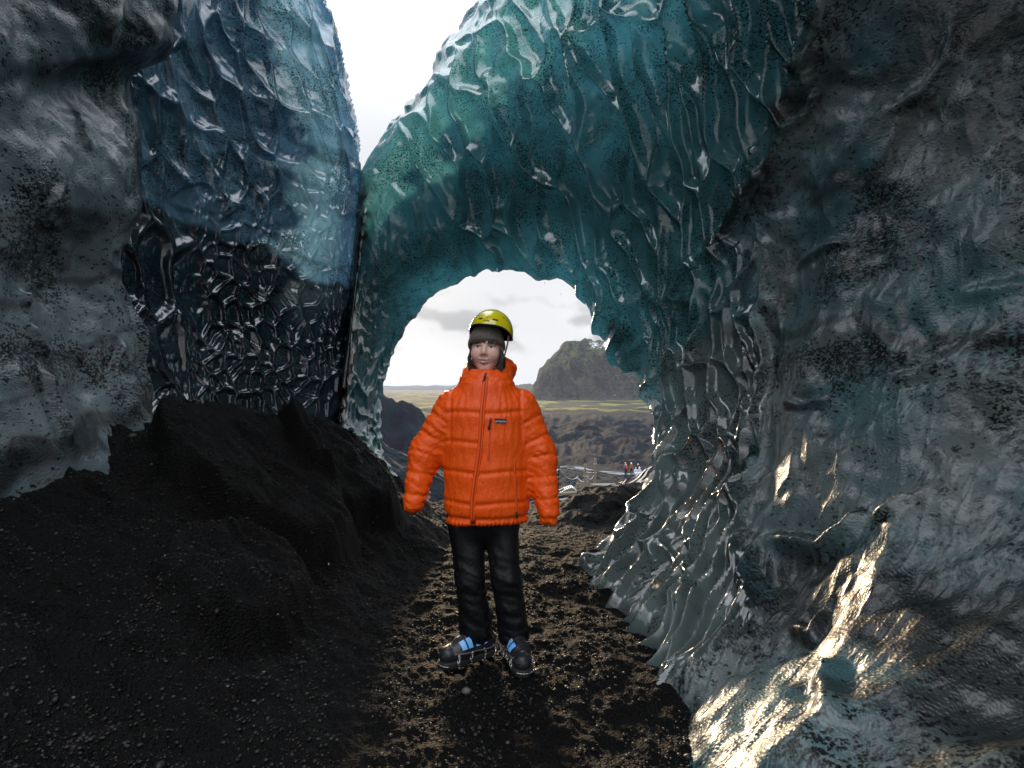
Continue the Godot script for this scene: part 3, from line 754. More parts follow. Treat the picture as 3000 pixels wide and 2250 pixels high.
func left_net() -> Array:
	return [
		[Vector3(-2.75, 7.66, -5.60), Vector3(-1.99, 6.92, -4.90), Vector3(-1.65, 6.35, -4.35), Vector3(-1.60, 6.09, -4.10), Vector3(-1.67, 5.88, -3.90), Vector3(-1.75, 5.56, -3.60), Vector3(-2.16, 5.14, -3.20), Vector3(-2.22, 4.46, -2.55), Vector3(-2.22, 3.78, -1.90), Vector3(-2.40, 3.20, -1.35), Vector3(-3.25, 2.84, -1.00), Vector3(-3.50, 2.84, 1.60)],
		[Vector3(-3.10, 7.21, -5.60), Vector3(-2.34, 6.47, -4.90), Vector3(-2.00, 5.90, -4.35), Vector3(-1.95, 5.64, -4.10), Vector3(-2.02, 5.43, -3.90), Vector3(-2.10, 5.11, -3.60), Vector3(-2.51, 4.69, -3.20), Vector3(-2.57, 4.01, -2.55), Vector3(-2.57, 3.33, -1.90), Vector3(-2.75, 2.75, -1.35), Vector3(-3.45, 2.39, -1.00), Vector3(-3.70, 2.39, 1.60)],
		[Vector3(-3.49, 5.98, -5.60), Vector3(-2.69, 5.40, -4.90), Vector3(-2.30, 4.94, -4.35), Vector3(-2.24, 4.74, -4.10), Vector3(-2.29, 4.57, -3.90), Vector3(-2.36, 4.32, -3.60), Vector3(-2.58, 3.99, -3.20), Vector3(-2.62, 3.50, -2.61), Vector3(-2.72, 3.01, -2.01), Vector3(-2.98, 2.55, -1.46), Vector3(-3.45, 2.17, -1.00), Vector3(-3.70, 2.17, 1.60)],
		[Vector3(-3.69, 5.28, -5.60), Vector3(-2.86, 4.79, -4.90), Vector3(-2.46, 4.40, -4.35), Vector3(-2.39, 4.22, -4.10), Vector3(-2.43, 4.08, -3.90), Vector3(-2.48, 3.87, -3.60), Vector3(-2.62, 3.59, -3.20), Vector3(-2.66, 3.20, -2.64), Vector3(-2.81, 2.80, -2.08), Vector3(-3.11, 2.41, -1.53), Vector3(-3.45, 2.04, -1.00), Vector3(-3.70, 2.04, 1.60)],
		[Vector3(-3.73, 4.75, -5.60), Vector3(-2.90, 4.33, -4.90), Vector3(-2.49, 3.99, -4.35), Vector3(-2.41, 3.84, -4.10), Vector3(-2.46, 3.72, -3.90), Vector3(-2.51, 3.53, -3.60), Vector3(-2.63, 3.29, -3.20), Vector3(-2.67, 2.95, -2.65), Vector3(-2.84, 2.62, -2.10), Vector3(-3.16, 2.28, -1.55), Vector3(-3.45, 1.95, -1.00), Vector3(-3.70, 1.95, 1.60)],
		[Vector3(-3.83, 4.49, -5.60), Vector3(-2.99, 4.10, -4.90), Vector3(-2.57, 3.79, -4.35), Vector3(-2.49, 3.65, -4.10), Vector3(-2.53, 3.53, -3.90), Vector3(-2.58, 3.36, -3.60), Vector3(-2.65, 3.14, -3.20), Vector3(-2.67, 2.83, -2.65), Vector3(-2.84, 2.52, -2.10), Vector3(-3.16, 2.21, -1.55), Vector3(-3.45, 1.90, -1.00), Vector3(-3.70, 1.90, 1.60)],
		[Vector3(-4.17, 4.23, -5.60), Vector3(-3.28, 3.86, -4.90), Vector3(-2.83, 3.58, -4.35), Vector3(-2.74, 3.45, -4.10), Vector3(-2.76, 3.35, -3.90), Vector3(-2.79, 3.19, -3.60), Vector3(-2.72, 2.99, -3.20), Vector3(-2.67, 2.71, -2.65), Vector3(-2.84, 2.42, -2.10), Vector3(-3.16, 2.14, -1.55), Vector3(-3.45, 1.86, -1.00), Vector3(-3.70, 1.86, 1.60)],
		[Vector3(-4.10, 3.83, -5.60), Vector3(-3.23, 3.52, -4.90), Vector3(-2.78, 3.27, -4.35), Vector3(-2.69, 3.16, -4.10), Vector3(-2.72, 3.07, -3.90), Vector3(-2.75, 2.94, -3.60), Vector3(-2.71, 2.76, -3.20), Vector3(-2.67, 2.52, -2.65), Vector3(-2.84, 2.27, -2.10), Vector3(-3.16, 2.03, -1.55), Vector3(-3.45, 1.78, -1.00), Vector3(-3.70, 1.78, 1.60)],
		[Vector3(-4.03, 3.48, -5.60), Vector3(-3.17, 3.21, -4.90), Vector3(-2.73, 3.00, -4.35), Vector3(-2.64, 2.91, -4.10), Vector3(-2.67, 2.83, -3.90), Vector3(-2.71, 2.72, -3.60), Vector3(-2.69, 2.56, -3.20), Vector3(-2.67, 2.35, -2.65), Vector3(-2.84, 2.14, -2.10), Vector3(-3.16, 1.93, -1.55), Vector3(-3.45, 1.72, -1.00), Vector3(-3.70, 1.72, 1.60)],
		[Vector3(-4.00, 3.09, -5.60), Vector3(-3.14, 2.87, -4.90), Vector3(-2.70, 2.70, -4.35), Vector3(-2.62, 2.62, -4.10), Vector3(-2.65, 2.56, -3.90), Vector3(-2.69, 2.46, -3.60), Vector3(-2.69, 2.34, -3.20), Vector3(-2.67, 2.17, -2.65), Vector3(-2.84, 1.99, -2.10), Vector3(-3.16, 1.82, -1.55), Vector3(-3.45, 1.65, -1.00), Vector3(-3.70, 1.65, 1.60)],
		[Vector3(-4.15, 2.73, -5.60), Vector3(-3.27, 2.56, -4.90), Vector3(-2.81, 2.42, -4.35), Vector3(-2.72, 2.36, -4.10), Vector3(-2.75, 2.31, -3.90), Vector3(-2.78, 2.24, -3.60), Vector3(-2.72, 2.14, -3.20), Vector3(-2.67, 2.00, -2.65), Vector3(-2.84, 1.86, -2.10), Vector3(-3.16, 1.73, -1.55), Vector3(-3.45, 1.59, -1.00), Vector3(-3.70, 1.59, 1.60)],
		[Vector3(-4.24, 2.38, -5.60), Vector3(-3.35, 2.25, -4.90), Vector3(-2.89, 2.15, -4.35), Vector3(-2.79, 2.10, -4.10), Vector3(-2.82, 2.07, -3.90), Vector3(-2.84, 2.01, -3.60), Vector3(-2.74, 1.94, -3.20), Vector3(-2.67, 1.83, -2.65), Vector3(-2.84, 1.73, -2.10), Vector3(-3.16, 1.63, -1.55), Vector3(-3.45, 1.53, -1.00), Vector3(-3.70, 1.53, 1.60)],
		[Vector3(-4.14, 1.95, -5.60), Vector3(-3.26, 1.87, -4.90), Vector3(-2.81, 1.81, -4.35), Vector3(-2.72, 1.78, -4.10), Vector3(-2.75, 1.76, -3.90), Vector3(-2.76, 1.73, -3.58), Vector3(-2.70, 1.68, -3.18), Vector3(-2.67, 1.63, -2.65), Vector3(-2.84, 1.57, -2.10), Vector3(-3.16, 1.51, -1.55), Vector3(-3.45, 1.45, -1.00), Vector3(-3.70, 1.45, 1.60)],
		[Vector3(-4.06, 1.51, -5.60), Vector3(-3.19, 1.49, -4.90), Vector3(-2.75, 1.47, -4.35), Vector3(-2.66, 1.46, -4.10), Vector3(-2.69, 1.46, -3.90), Vector3(-2.70, 1.45, -3.56), Vector3(-2.67, 1.43, -3.16), Vector3(-2.67, 1.42, -2.65), Vector3(-2.84, 1.40, -2.10), Vector3(-3.16, 1.39, -1.55), Vector3(-3.45, 1.37, -1.00), Vector3(-3.70, 1.37, 1.60)],
		[Vector3(-3.93, 1.07, -5.60), Vector3(-3.07, 1.10, -4.90), Vector3(-2.64, 1.13, -4.35), Vector3(-2.56, 1.14, -4.10), Vector3(-2.60, 1.15, -3.90), Vector3(-2.60, 1.17, -3.54), Vector3(-2.63, 1.19, -3.14), Vector3(-2.67, 1.21, -2.65), Vector3(-2.84, 1.24, -2.10), Vector3(-3.16, 1.26, -1.55), Vector3(-3.45, 1.29, -1.00), Vector3(-3.70, 1.29, 1.60)],
		[Vector3(-3.71, 0.59, -5.60), Vector3(-2.88, 0.68, -4.90), Vector3(-2.47, 0.75, -4.35), Vector3(-2.40, 0.79, -4.10), Vector3(-2.45, 0.81, -3.90), Vector3(-2.45, 0.87, -3.52), Vector3(-2.57, 0.92, -3.12), Vector3(-2.67, 0.98, -2.65), Vector3(-2.84, 1.06, -2.10), Vector3(-3.16, 1.13, -1.55), Vector3(-3.45, 1.21, -1.00), Vector3(-3.70, 1.21, 1.60)],
		[Vector3(-3.53, 0.02, -5.60), Vector3(-2.73, 0.18, -4.90), Vector3(-2.34, 0.31, -4.35), Vector3(-2.27, 0.37, -4.10), Vector3(-2.32, 0.42, -3.90), Vector3(-2.32, 0.51, -3.50), Vector3(-2.51, 0.61, -3.10), Vector3(-2.67, 0.71, -2.65), Vector3(-2.84, 0.84, -2.10), Vector3(-3.16, 0.97, -1.55), Vector3(-3.45, 1.10, -1.00), Vector3(-3.70, 1.10, 1.60)],
	]

func roof_net() -> Array:
	return [
		[Vector3(-4.20, 3.30, -3.30), Vector3(-3.50, 4.60, -3.30), Vector3(-2.70, 5.40, -3.30), Vector3(-1.40, 5.85, -3.30), Vector3(0.00, 6.00, -3.30), Vector3(1.40, 6.00, -3.30), Vector3(2.60, 5.70, -3.30), Vector3(3.40, 4.90, -3.30), Vector3(4.00, 3.70, -3.30)],
		[Vector3(-4.20, 2.30, -3.00), Vector3(-3.50, 3.60, -3.00), Vector3(-2.70, 4.40, -3.00), Vector3(-1.40, 4.85, -3.00), Vector3(0.00, 5.00, -3.00), Vector3(1.40, 5.00, -3.00), Vector3(2.60, 4.70, -3.00), Vector3(3.40, 3.90, -3.00), Vector3(4.00, 2.70, -3.00)],
		[Vector3(-4.20, 1.85, -2.80), Vector3(-3.50, 3.15, -2.80), Vector3(-2.70, 3.95, -2.80), Vector3(-1.40, 4.40, -2.80), Vector3(0.00, 4.55, -2.80), Vector3(1.40, 4.55, -2.80), Vector3(2.60, 4.25, -2.80), Vector3(3.40, 3.45, -2.80), Vector3(4.00, 2.25, -2.80)],
		[Vector3(-4.20, 1.70, -2.50), Vector3(-3.50, 3.00, -2.50), Vector3(-2.70, 3.80, -2.50), Vector3(-1.40, 4.25, -2.50), Vector3(0.00, 4.40, -2.50), Vector3(1.40, 4.40, -2.50), Vector3(2.60, 4.10, -2.50), Vector3(3.40, 3.30, -2.50), Vector3(4.00, 2.10, -2.50)],
		[Vector3(-4.20, 1.75, -2.00), Vector3(-3.50, 3.05, -2.00), Vector3(-2.70, 3.85, -2.00), Vector3(-1.40, 4.30, -2.00), Vector3(0.00, 4.45, -2.00), Vector3(1.40, 4.45, -2.00), Vector3(2.60, 4.15, -2.00), Vector3(3.40, 3.35, -2.00), Vector3(4.00, 2.15, -2.00)],
		[Vector3(-4.20, 1.95, -1.40), Vector3(-3.50, 3.25, -1.40), Vector3(-2.70, 4.05, -1.40), Vector3(-1.40, 4.50, -1.40), Vector3(0.00, 4.65, -1.40), Vector3(1.40, 4.65, -1.40), Vector3(2.60, 4.35, -1.40), Vector3(3.40, 3.55, -1.40), Vector3(4.00, 2.35, -1.40)],
		[Vector3(-4.20, 2.50, -1.00), Vector3(-3.50, 3.80, -1.00), Vector3(-2.70, 4.60, -1.00), Vector3(-1.40, 5.05, -1.00), Vector3(0.00, 5.20, -1.00), Vector3(1.40, 5.20, -1.00), Vector3(2.60, 4.90, -1.00), Vector3(3.40, 4.10, -1.00), Vector3(4.00, 2.90, -1.00)],
	]

# ledges and ridges that stand out of the smooth walls: [points, width, height]
const ARCH_LEDGES := [
	[[Vector3(2.29, 3.22, -3.03), Vector3(2.27, 3.05, -3.08), Vector3(2.22, 2.93, -3.18), Vector3(2.12, 2.92, -3.38)], 0.07, 0.07],
	[[Vector3(1.87, 3.68, -3.60), Vector3(1.84, 3.50, -3.82), Vector3(1.77, 3.28, -4.09), Vector3(1.77, 3.01, -4.23), Vector3(1.70, 2.72, -4.42), Vector3(1.57, 2.44, -4.69)], 0.07, 0.09],
	[[Vector3(2.04, 2.21, -3.50), Vector3(1.97, 2.23, -3.71), Vector3(1.86, 2.16, -3.98)], 0.05, 0.06],
	[[Vector3(1.94, 3.24, -3.75), Vector3(1.91, 3.12, -3.86), Vector3(1.86, 3.09, -4.01)], 0.05, 0.06],
	[[Vector3(1.91, 3.50, -3.66), Vector3(1.88, 3.44, -3.79), Vector3(1.81, 3.45, -3.92), Vector3(1.71, 3.46, -4.10), Vector3(1.61, 3.40, -4.31)], 0.06, 0.06],
	[[Vector3(1.65, 0.78, -2.76), Vector3(1.58, 0.69, -2.77), Vector3(1.48, 0.58, -2.87), Vector3(1.38, 0.52, -3.20)], 0.07, 0.09],
	[[Vector3(1.81, 1.27, -3.35), Vector3(1.74, 1.22, -3.52), Vector3(1.71, 1.24, -3.69)], 0.04, 0.05],
	[[Vector3(1.75, 0.88, -2.58), Vector3(1.69, 0.80, -2.60), Vector3(1.62, 0.73, -2.70)], 0.05, 0.05],
	[[Vector3(1.75, 1.79, -4.19), Vector3(1.71, 1.49, -4.04), Vector3(1.62, 1.21, -4.03), Vector3(1.50, 0.87, -3.86)], 0.06, 0.06],
	[[Vector3(1.33, 0.41, -2.58), Vector3(1.23, 0.33, -2.47), Vector3(1.22, 0.32, -2.62)], 0.05, 0.06],
	[[Vector3(2.27, 1.81, -2.62), Vector3(2.22, 1.79, -2.71), Vector3(2.16, 1.79, -2.87)], 0.06, 0.04],
	[[Vector3(2.06, 1.48, -2.81), Vector3(2.01, 1.40, -2.87), Vector3(1.95, 1.37, -3.00)], 0.05, 0.04],
	[[Vector3(1.21, 0.33, -2.21), Vector3(1.11, 0.27, -2.07), Vector3(1.03, 0.24, -1.83)], 0.07, 0.06],
]
const LEFT_LEDGES := [
	[[Vector3(-2.47, 3.76, -3.74), Vector3(-2.50, 3.57, -3.67), Vector3(-2.53, 3.48, -3.75)], 0.05, 0.04],
	[[Vector3(-2.77, 3.12, -3.76), Vector3(-2.74, 3.01, -3.75), Vector3(-2.70, 2.86, -3.77)], 0.05, 0.04],
	[[Vector3(-2.70, 2.56, -3.50), Vector3(-2.69, 2.40, -3.40), Vector3(-2.73, 2.31, -3.46), Vector3(-2.75, 2.32, -3.63)], 0.05, 0.06],
	[[Vector3(-2.72, 1.70, -3.33), Vector3(-2.71, 1.60, -3.35), Vector3(-2.70, 1.52, -3.41)], 0.05, 0.06],
	[[Vector3(-2.68, 1.44, -3.32), Vector3(-2.65, 1.31, -3.33), Vector3(-2.61, 1.17, -3.35), Vector3(-2.53, 1.00, -3.38)], 0.05, 0.08],
	[[Vector3(-2.70, 1.66, -4.09), Vector3(-2.67, 1.46, -3.99), Vector3(-2.63, 1.25, -3.94)], 0.05, 0.07],
	[[Vector3(-2.79, 2.26, -4.21), Vector3(-2.84, 1.98, -4.32), Vector3(-2.78, 1.80, -4.30), Vector3(-2.74, 1.51, -4.32), Vector3(-2.65, 1.22, -4.32)], 0.05, 0.07],
	[[Vector3(-2.84, 2.07, -3.60), Vector3(-2.83, 1.95, -3.57)], 0.05, 0.05],
	[[Vector3(-2.77, 1.89, -3.36), Vector3(-2.74, 1.80, -3.34)], 0.05, 0.05],
]

# ------------------------------------------------------------------ outside the arch
func out_height(x: float, z: float) -> float:
	var d := sqrt(x * x + z * z)
	if -z < 10.8 and absf(x) < 6.2:
		return cave_height(x, z)
	var y := slope_at(maxf(-z, 3.0))
	var near := ss(9.0, 15.0, d)
	var path := 1.0 - (1.0 - ss(1.0, 3.5, absf(x - 0.115 * d))) * (1.0 - ss(28.0, 50.0, d))
	var amp := table([[0.0, 0.10], [12.0, 0.25], [30.0, 0.5], [80.0, 1.1], [130.0, 1.6], [200.0, 3.6], [400.0, 4.6], [700.0, 2.6], [1000.0, 0.6], [1400.0, 0.35], [30000.0, 0.0]], d)
	var k := table([[0.0, 0.35], [30.0, 0.16], [100.0, 0.055], [300.0, 0.020], [700.0, 0.011], [30000.0, 0.004]], d)
	var n := g_ridge.get_noise_2d(x * k, z * k * 0.7)
	var r := 1.0 - absf(n) * 2.2
	var m := g_mid.get_noise_2d(x * k * 2.3 + 11.0, z * k * 1.7)
	var flat := 1.0
	if d > 70.0 and d < 160.0:
		flat = 0.25 + 0.75 * ss(3.0, 14.0, river_gap(x, z))
	var fine := g_fine.get_noise_2d(x * k * 7.0, z * k * 5.0)
	y += amp * (0.75 * (r - 0.5) + 0.75 * m + 0.22 * fine) * near * path * flat
	# the ash hill beyond the arch's left foot, a small cone, and the slope on the right of the path
	y += cone(x, z, -41.0, -166.0, 31.0, 19.5) + cone(x, z, -80.0, -160.0, 50.0, 18.0)
	y += cone(x, z, -20.6, -111.0, 3.2, 2.2)
	y += cone(x, z, 6.4, -15.5, 4.3, 1.7) + cone(x, z, 8.5, -24.0, 5.0, 1.3)
	y += cone(x, z, 3.1, -11.8, 2.0, 0.22) + cone(x, z, 1.3, -11.0, 1.3, 0.25)
	y += cone(x, z, -4.5, -14.0, 4.5, 1.6)
	return y

func cone(x: float, z: float, cx: float, cz: float, r: float, h: float) -> float:
	var dx := x - cx
	var dz := z - cz
	if absf(dx) > r * 1.25 or absf(dz) > r * 1.25:
		return 0.0
	var q := sqrt(dx * dx + dz * dz) / r + 0.12 * g_mid.get_noise_2d(dx * 2.4 / r + cx, dz * 2.4 / r)
	var f := clampf(1.0 - q, 0.0, 1.0)
	return h * (f * 0.75 + 0.25 * f * f * (3.0 - 2.0 * f))

const RIVER := [Vector2(-75, -140), Vector2(-48, -133), Vector2(-25, -127), Vector2(-6, -121), Vector2(8.5, -117), Vector2(14.0, -106), Vector2(19.0, -97), Vector2(26.0, -91), Vector2(36, -88)]

func river_gap(x: float, z: float) -> float:
	var best := 1e9
	var p := Vector2(x, z)
	for k in RIVER.size() - 1:
		best = minf(best, p.distance_to(Geometry2D.get_closest_point_to_segment(p, RIVER[k], RIVER[k + 1])))
	return best

func build_outside() -> void:
	var az := PackedFloat32Array()
	var a := -46.0
	while a < 46.0:
		az.append(deg_to_rad(a))
		a += 0.085 if absf(a) < 17.0 else 0.8
	var ds := PackedFloat32Array()
	var d := 10.0
	while d < 19000.0:
		ds.append(d)
		d *= 1.014 if d < 1700.0 else 1.05
	var w := az.size()
	var h := ds.size()
	var q := PackedVector3Array()
	var col := PackedColorArray()
	q.resize(w * h)
	col.resize(w * h)
	for j in h:
		var dd := ds[j]
		for i in w:
			var x := sin(az[i]) * dd
			var z := -cos(az[i]) * dd
			q[j * w + i] = Vector3(x, out_height(x, z) - (0.05 if dd < 12.0 else 0.0), z)
			var c := Color(0.0050, 0.0064, 0.0098).lerp(Color(0.0082, 0.0102, 0.0152), clampf(0.5 + g_mid.get_noise_2d(x * 0.06, z * 0.06), 0.0, 1.0))
			var n := g_mid.get_noise_2d(x * 0.004, z * 0.0022)
			var n2 := g_mid.get_noise_2d(x * 0.012 + 30.0, z * 0.006)
			var grass := ss(620.0, 900.0, dd + 260.0 * n)
			c = c.lerp(Color(0.038, 0.037, 0.024), grass * 0.7)
			if dd > 420.0:
				c = c.lerp(Color(0.12, 0.12, 0.035), ss(0.10, 0.28, n2) * ss(520.0, 800.0, dd) * (1.0 - ss(3000.0, 6000.0, dd)))
			col[j * w + i] = c
	var n1 := grid_normals(q, w, h, 1.0)
	var flip := 1.0 if n1[w * 3 + 3].y > 0.0 else -1.0
	if flip < 0.0:
		n1 = grid_normals(q, w, h, -1.0)
	var far := mat("ash_plain", Color.WHITE, 0.95, 0.25)
	far.vertex_color_use_as_albedo = true
	far.heightmap_enabled = true
	far.heightmap_texture = noise_picture(512, FastNoiseLite.TYPE_SIMPLEX, 0.02, 19, 5)
	far.heightmap_scale = 26.0
	triplanar(far, 0.09)
	var crag: StandardMaterial3D = far.duplicate()
	crag.resource_name = "mountain_rock"
	crag.heightmap_scale = 500.0
	triplanar(crag, 0.009)
	mats.crag = crag
	var o := put("plain", array_mesh(q, n1, grid_index(w, h, flip), col), far)
	tag(o, "black ash moraine and grassy plain outside the arch", "", "", "structure")
	print("plain ", w, "x", h)
	build_mountain()
	build_hill("hill", -1900.0, -9000.0, 1500.0, 74.0, 2.0)
	build_hill("hill", 85.0, -3300.0, 260.0, 66.0, 1.0)
	build_river()

func build_hill(called: String, cx: float, cz: float, half: float, top: float, sharp: float) -> void:
	var w := 90
	var h := 24
	var q := PackedVector3Array()
	var col := PackedColorArray()
	for j in h:
		for i in w:
			var u := (i / float(w - 1) - 0.5) * 2.0
			var v := j / float(h - 1)
			var e := clampf((1.0 - absf(u)) * (1.6 + sharp), 0.0, 1.0)
			var n := g_mid.get_noise_2d(u * 4.0 + cx, v * 3.0)
			var y := -32.0 + top * e * (sin(v * PI)) * (1.0 + 0.25 * n) * (0.8 + 0.35 * u)
			q.append(Vector3(cx + u * half, y, cz - (v - 0.5) * half * 0.7))
			col.append(Color(0.06, 0.058, 0.04).lerp(Color(0.10, 0.085, 0.055), clampf(0.5 + n, 0, 1)))
	var n1 := grid_normals(q, w, h, 1.0)
	var flip := 1.0 if n1[w * 12 + 40].y > 0.0 else -1.0
	n1 = grid_normals(q, w, h, flip)
	var o := put(called, array_mesh(q, n1, grid_index(w, h, flip), col), mats.crag)
	tag(o, "", "", "", "structure")

const SKYLINE := [[20.0, 0.0], [48.0, 12.0], [65.0, 43.0], [81.0, 81.0], [103.0, 106.0], [127.0, 131.0], [140.0, 149.0], [169.0, 154.0], [215.0, 153.0], [245.0, 149.0], [262.0, 156.0], [310.0, 150.0], [380.0, 120.0], [470.0, 90.0], [600.0, 30.0], [680.0, 0.0]]

func build_mountain() -> void:
	var w := 330
	var h := 190
	var q := PackedVector3Array()
	var hs := PackedFloat32Array()
	var gull := noise(FastNoiseLite.TYPE_SIMPLEX_SMOOTH, 1.0, 301, 4)
	for j in h:
		for i in w:
			var x := 15.0 + 640.0 * pow(i / float(w - 1), 1.25)
			var v := j / float(h - 1)
			var dz := v * 420.0
			var n := gull.get_noise_2d(x * 0.016, dz * 0.006)
			var rib := 1.0 - absf(gull.get_noise_2d(x * 0.014 + 0.008 * dz + 5.0, dz * 0.012 + 3.0)) * 2.0
			var top := table(SKYLINE, x + 6.0 * n)
			# foot of scree, steep face, rounded shoulder
			var f := dz + 55.0 * n + 16.0 * rib
			var face := 0.05 * clampf(dz / 40.0, 0.0, 1.0) + 0.13 * ss(20.0, 80.0, f) + 0.60 * ss(45.0, 170.0, f) + 0.22 * ss(150.0, 230.0, f)
			var back := 1.0 - ss(330.0, 420.0, dz)
			var y := top * face * back
			y += (3.0 * rib + 5.0 * n) * face * face * back * ss(0.0, 30.0, top)
			y += 2.2 * gull.get_noise_2d(x * 0.05, dz * 0.04) * face * back
			q.append(Vector3(x, -28.5 + y, -1330.0 - dz))
			hs.append(y)
	var n1 := grid_normals(q, w, h, 1.0)
	var flip := 1.0 if n1[w * 90 + 100].y > 0.0 else -1.0
	n1 = grid_normals(q, w, h, flip)
	var col := PackedColorArray()
	for k in q.size():
		var p := q[k]
		var g := gull.get_noise_2d(p.x * 0.03 + 60.0, p.z * 0.03 + p.y * 0.02)
		var green := clampf(ss(0.42, 0.72, n1[k].y + 0.30 * g) * ss(40.0, 120.0, hs[k] + 50.0 * g), 0.0, 1.0) * 0.85
		var rock := Color(0.026, 0.025, 0.025).lerp(Color(0.048, 0.041, 0.032), clampf(0.5 + g, 0.0, 1.0))
		var c := rock.lerp(Color(0.040, 0.048, 0.022).lerp(Color(0.075, 0.080, 0.036), clampf(0.5 + 1.3 * g, 0, 1)), green)
		# old snow below the summit and by the foot
		var s := gull.get_noise_2d(p.x * 0.09, p.y * 0.25)
		if p.x > 195.0 and p.x < 290.0:
			c = c.lerp(Color(0.62, 0.66, 0.70), ss(0.02, 0.25, s) * ss(96.0, 108.0, p.y) * (1.0 - ss(116.0, 122.0, p.y)))
		col.append(c)
	var o := put("mountain", array_mesh(q, n1, grid_index(w, h, flip), col), mats.crag)
	tag(o, "steep flat-topped mountain, green above and dark below", "", "", "structure")

func ribbon(pts: Array, width: Callable, lift: float, step: float) -> ArrayMesh:
	var line := []
	for k in pts.size() - 1:
		var n := maxi(2, int(pts[k].distance_to(pts[k + 1]) / step))
		for i in n:
			line.append(pts[k].cubic_interpolate(pts[k + 1], pts[maxi(k - 1, 0)], pts[mini(k + 2, pts.size() - 1)], i / float(n)))
	line.append(pts[-1])
	var q := PackedVector3Array()
	var m := 5
	for k in line.size():
		var p: Vector2 = line[k]
		var t: Vector2 = (line[mini(k + 1, line.size() - 1)] - line[maxi(k - 1, 0)]).normalized()
		var side := Vector2(-t.y, t.x)
		var ww: float = width.call(k / float(line.size() - 1))
		for s in m:
			var e := p + side * ww * (s / float(m - 1) - 0.5)
			q.append(Vector3(e.x, out_height(e.x, e.y) + lift, e.y))
	var n1 := grid_normals(q, m, line.size(), 1.0)
	var flip := 1.0 if n1[m * 2 + 1].y > 0.0 else -1.0
	n1 = grid_normals(q, m, line.size(), flip)
	return array_mesh(q, n1, grid_index(m, line.size(), flip))

func build_river() -> void:
	var water := mat("meltwater", lin(0.05, 0.06, 0.065), 0.10, 0.6)
	var wob := noise(FastNoiseLite.TYPE_SIMPLEX, 1.0, 44, 2)
	var o := put("river", ribbon(RIVER, func(t): return 2.3 + 1.4 * wob.get_noise_1d(t * 60.0), 0.10, 1.2), water)
	tag(o, "narrow braided meltwater river crossing the black ash", "", "", "structure")
	o = put("river", ribbon([Vector2(10, -113), Vector2(13.5, -99), Vector2(17.0, -91), Vector2(21.0, -86)], func(t): return 0.9 + 0.8 * wob.get_noise_1d(t * 40.0 + 9.0), 0.10, 1.0), water)
	tag(o, "thin side arm of the meltwater river", "", "", "structure")
	o = put("river", ribbon([Vector2(-34, -106), Vector2(-25, -103.5), Vector2(-19, -103), Vector2(-12, -104)], func(t): return 1.4 + 0.9 * wob.get_noise_1d(t * 40.0 + 3.0), 0.10, 0.8), water)
	tag(o, "short pale arm of the river beyond the arch's left foot", "", "", "structure")
	o = put("river", ribbon([Vector2(-24, -88), Vector2(-18, -86), Vector2(-13, -85), Vector2(-6, -86)], func(t): return 1.6 + 1.2 * wob.get_noise_1d(t * 40.0 + 5.0), 0.08, 0.8), water)
	tag(o, "nearest pale arm of the river by the arch's left foot", "", "", "structure")

# ------------------------------------------------------------------ soft bodies: a distance field meshed as surface nets
func cap(p: Vector3, a: Vector3, b: Vector3, ra: float, rb: float) -> float:
	var ab := b - a
	var t := clampf((p - a).dot(ab) / ab.length_squared(), 0.0, 1.0)
	return (p - a - ab * t).length() - lerpf(ra, rb, t)

func ell(p: Vector3, c: Vector3, r: Vector3) -> float:
	return ((p - c) / r).length() * minf(r.x, minf(r.y, r.z)) - minf(r.x, minf(r.y, r.z))

func smin(a: float, b: float, k: float) -> float:
	var h := maxf(k - absf(a - b), 0.0) / k
	return minf(a, b) - h * h * k * 0.25

func smax(a: float, b: float, k: float) -> float:
	return -smin(-a, -b, k)

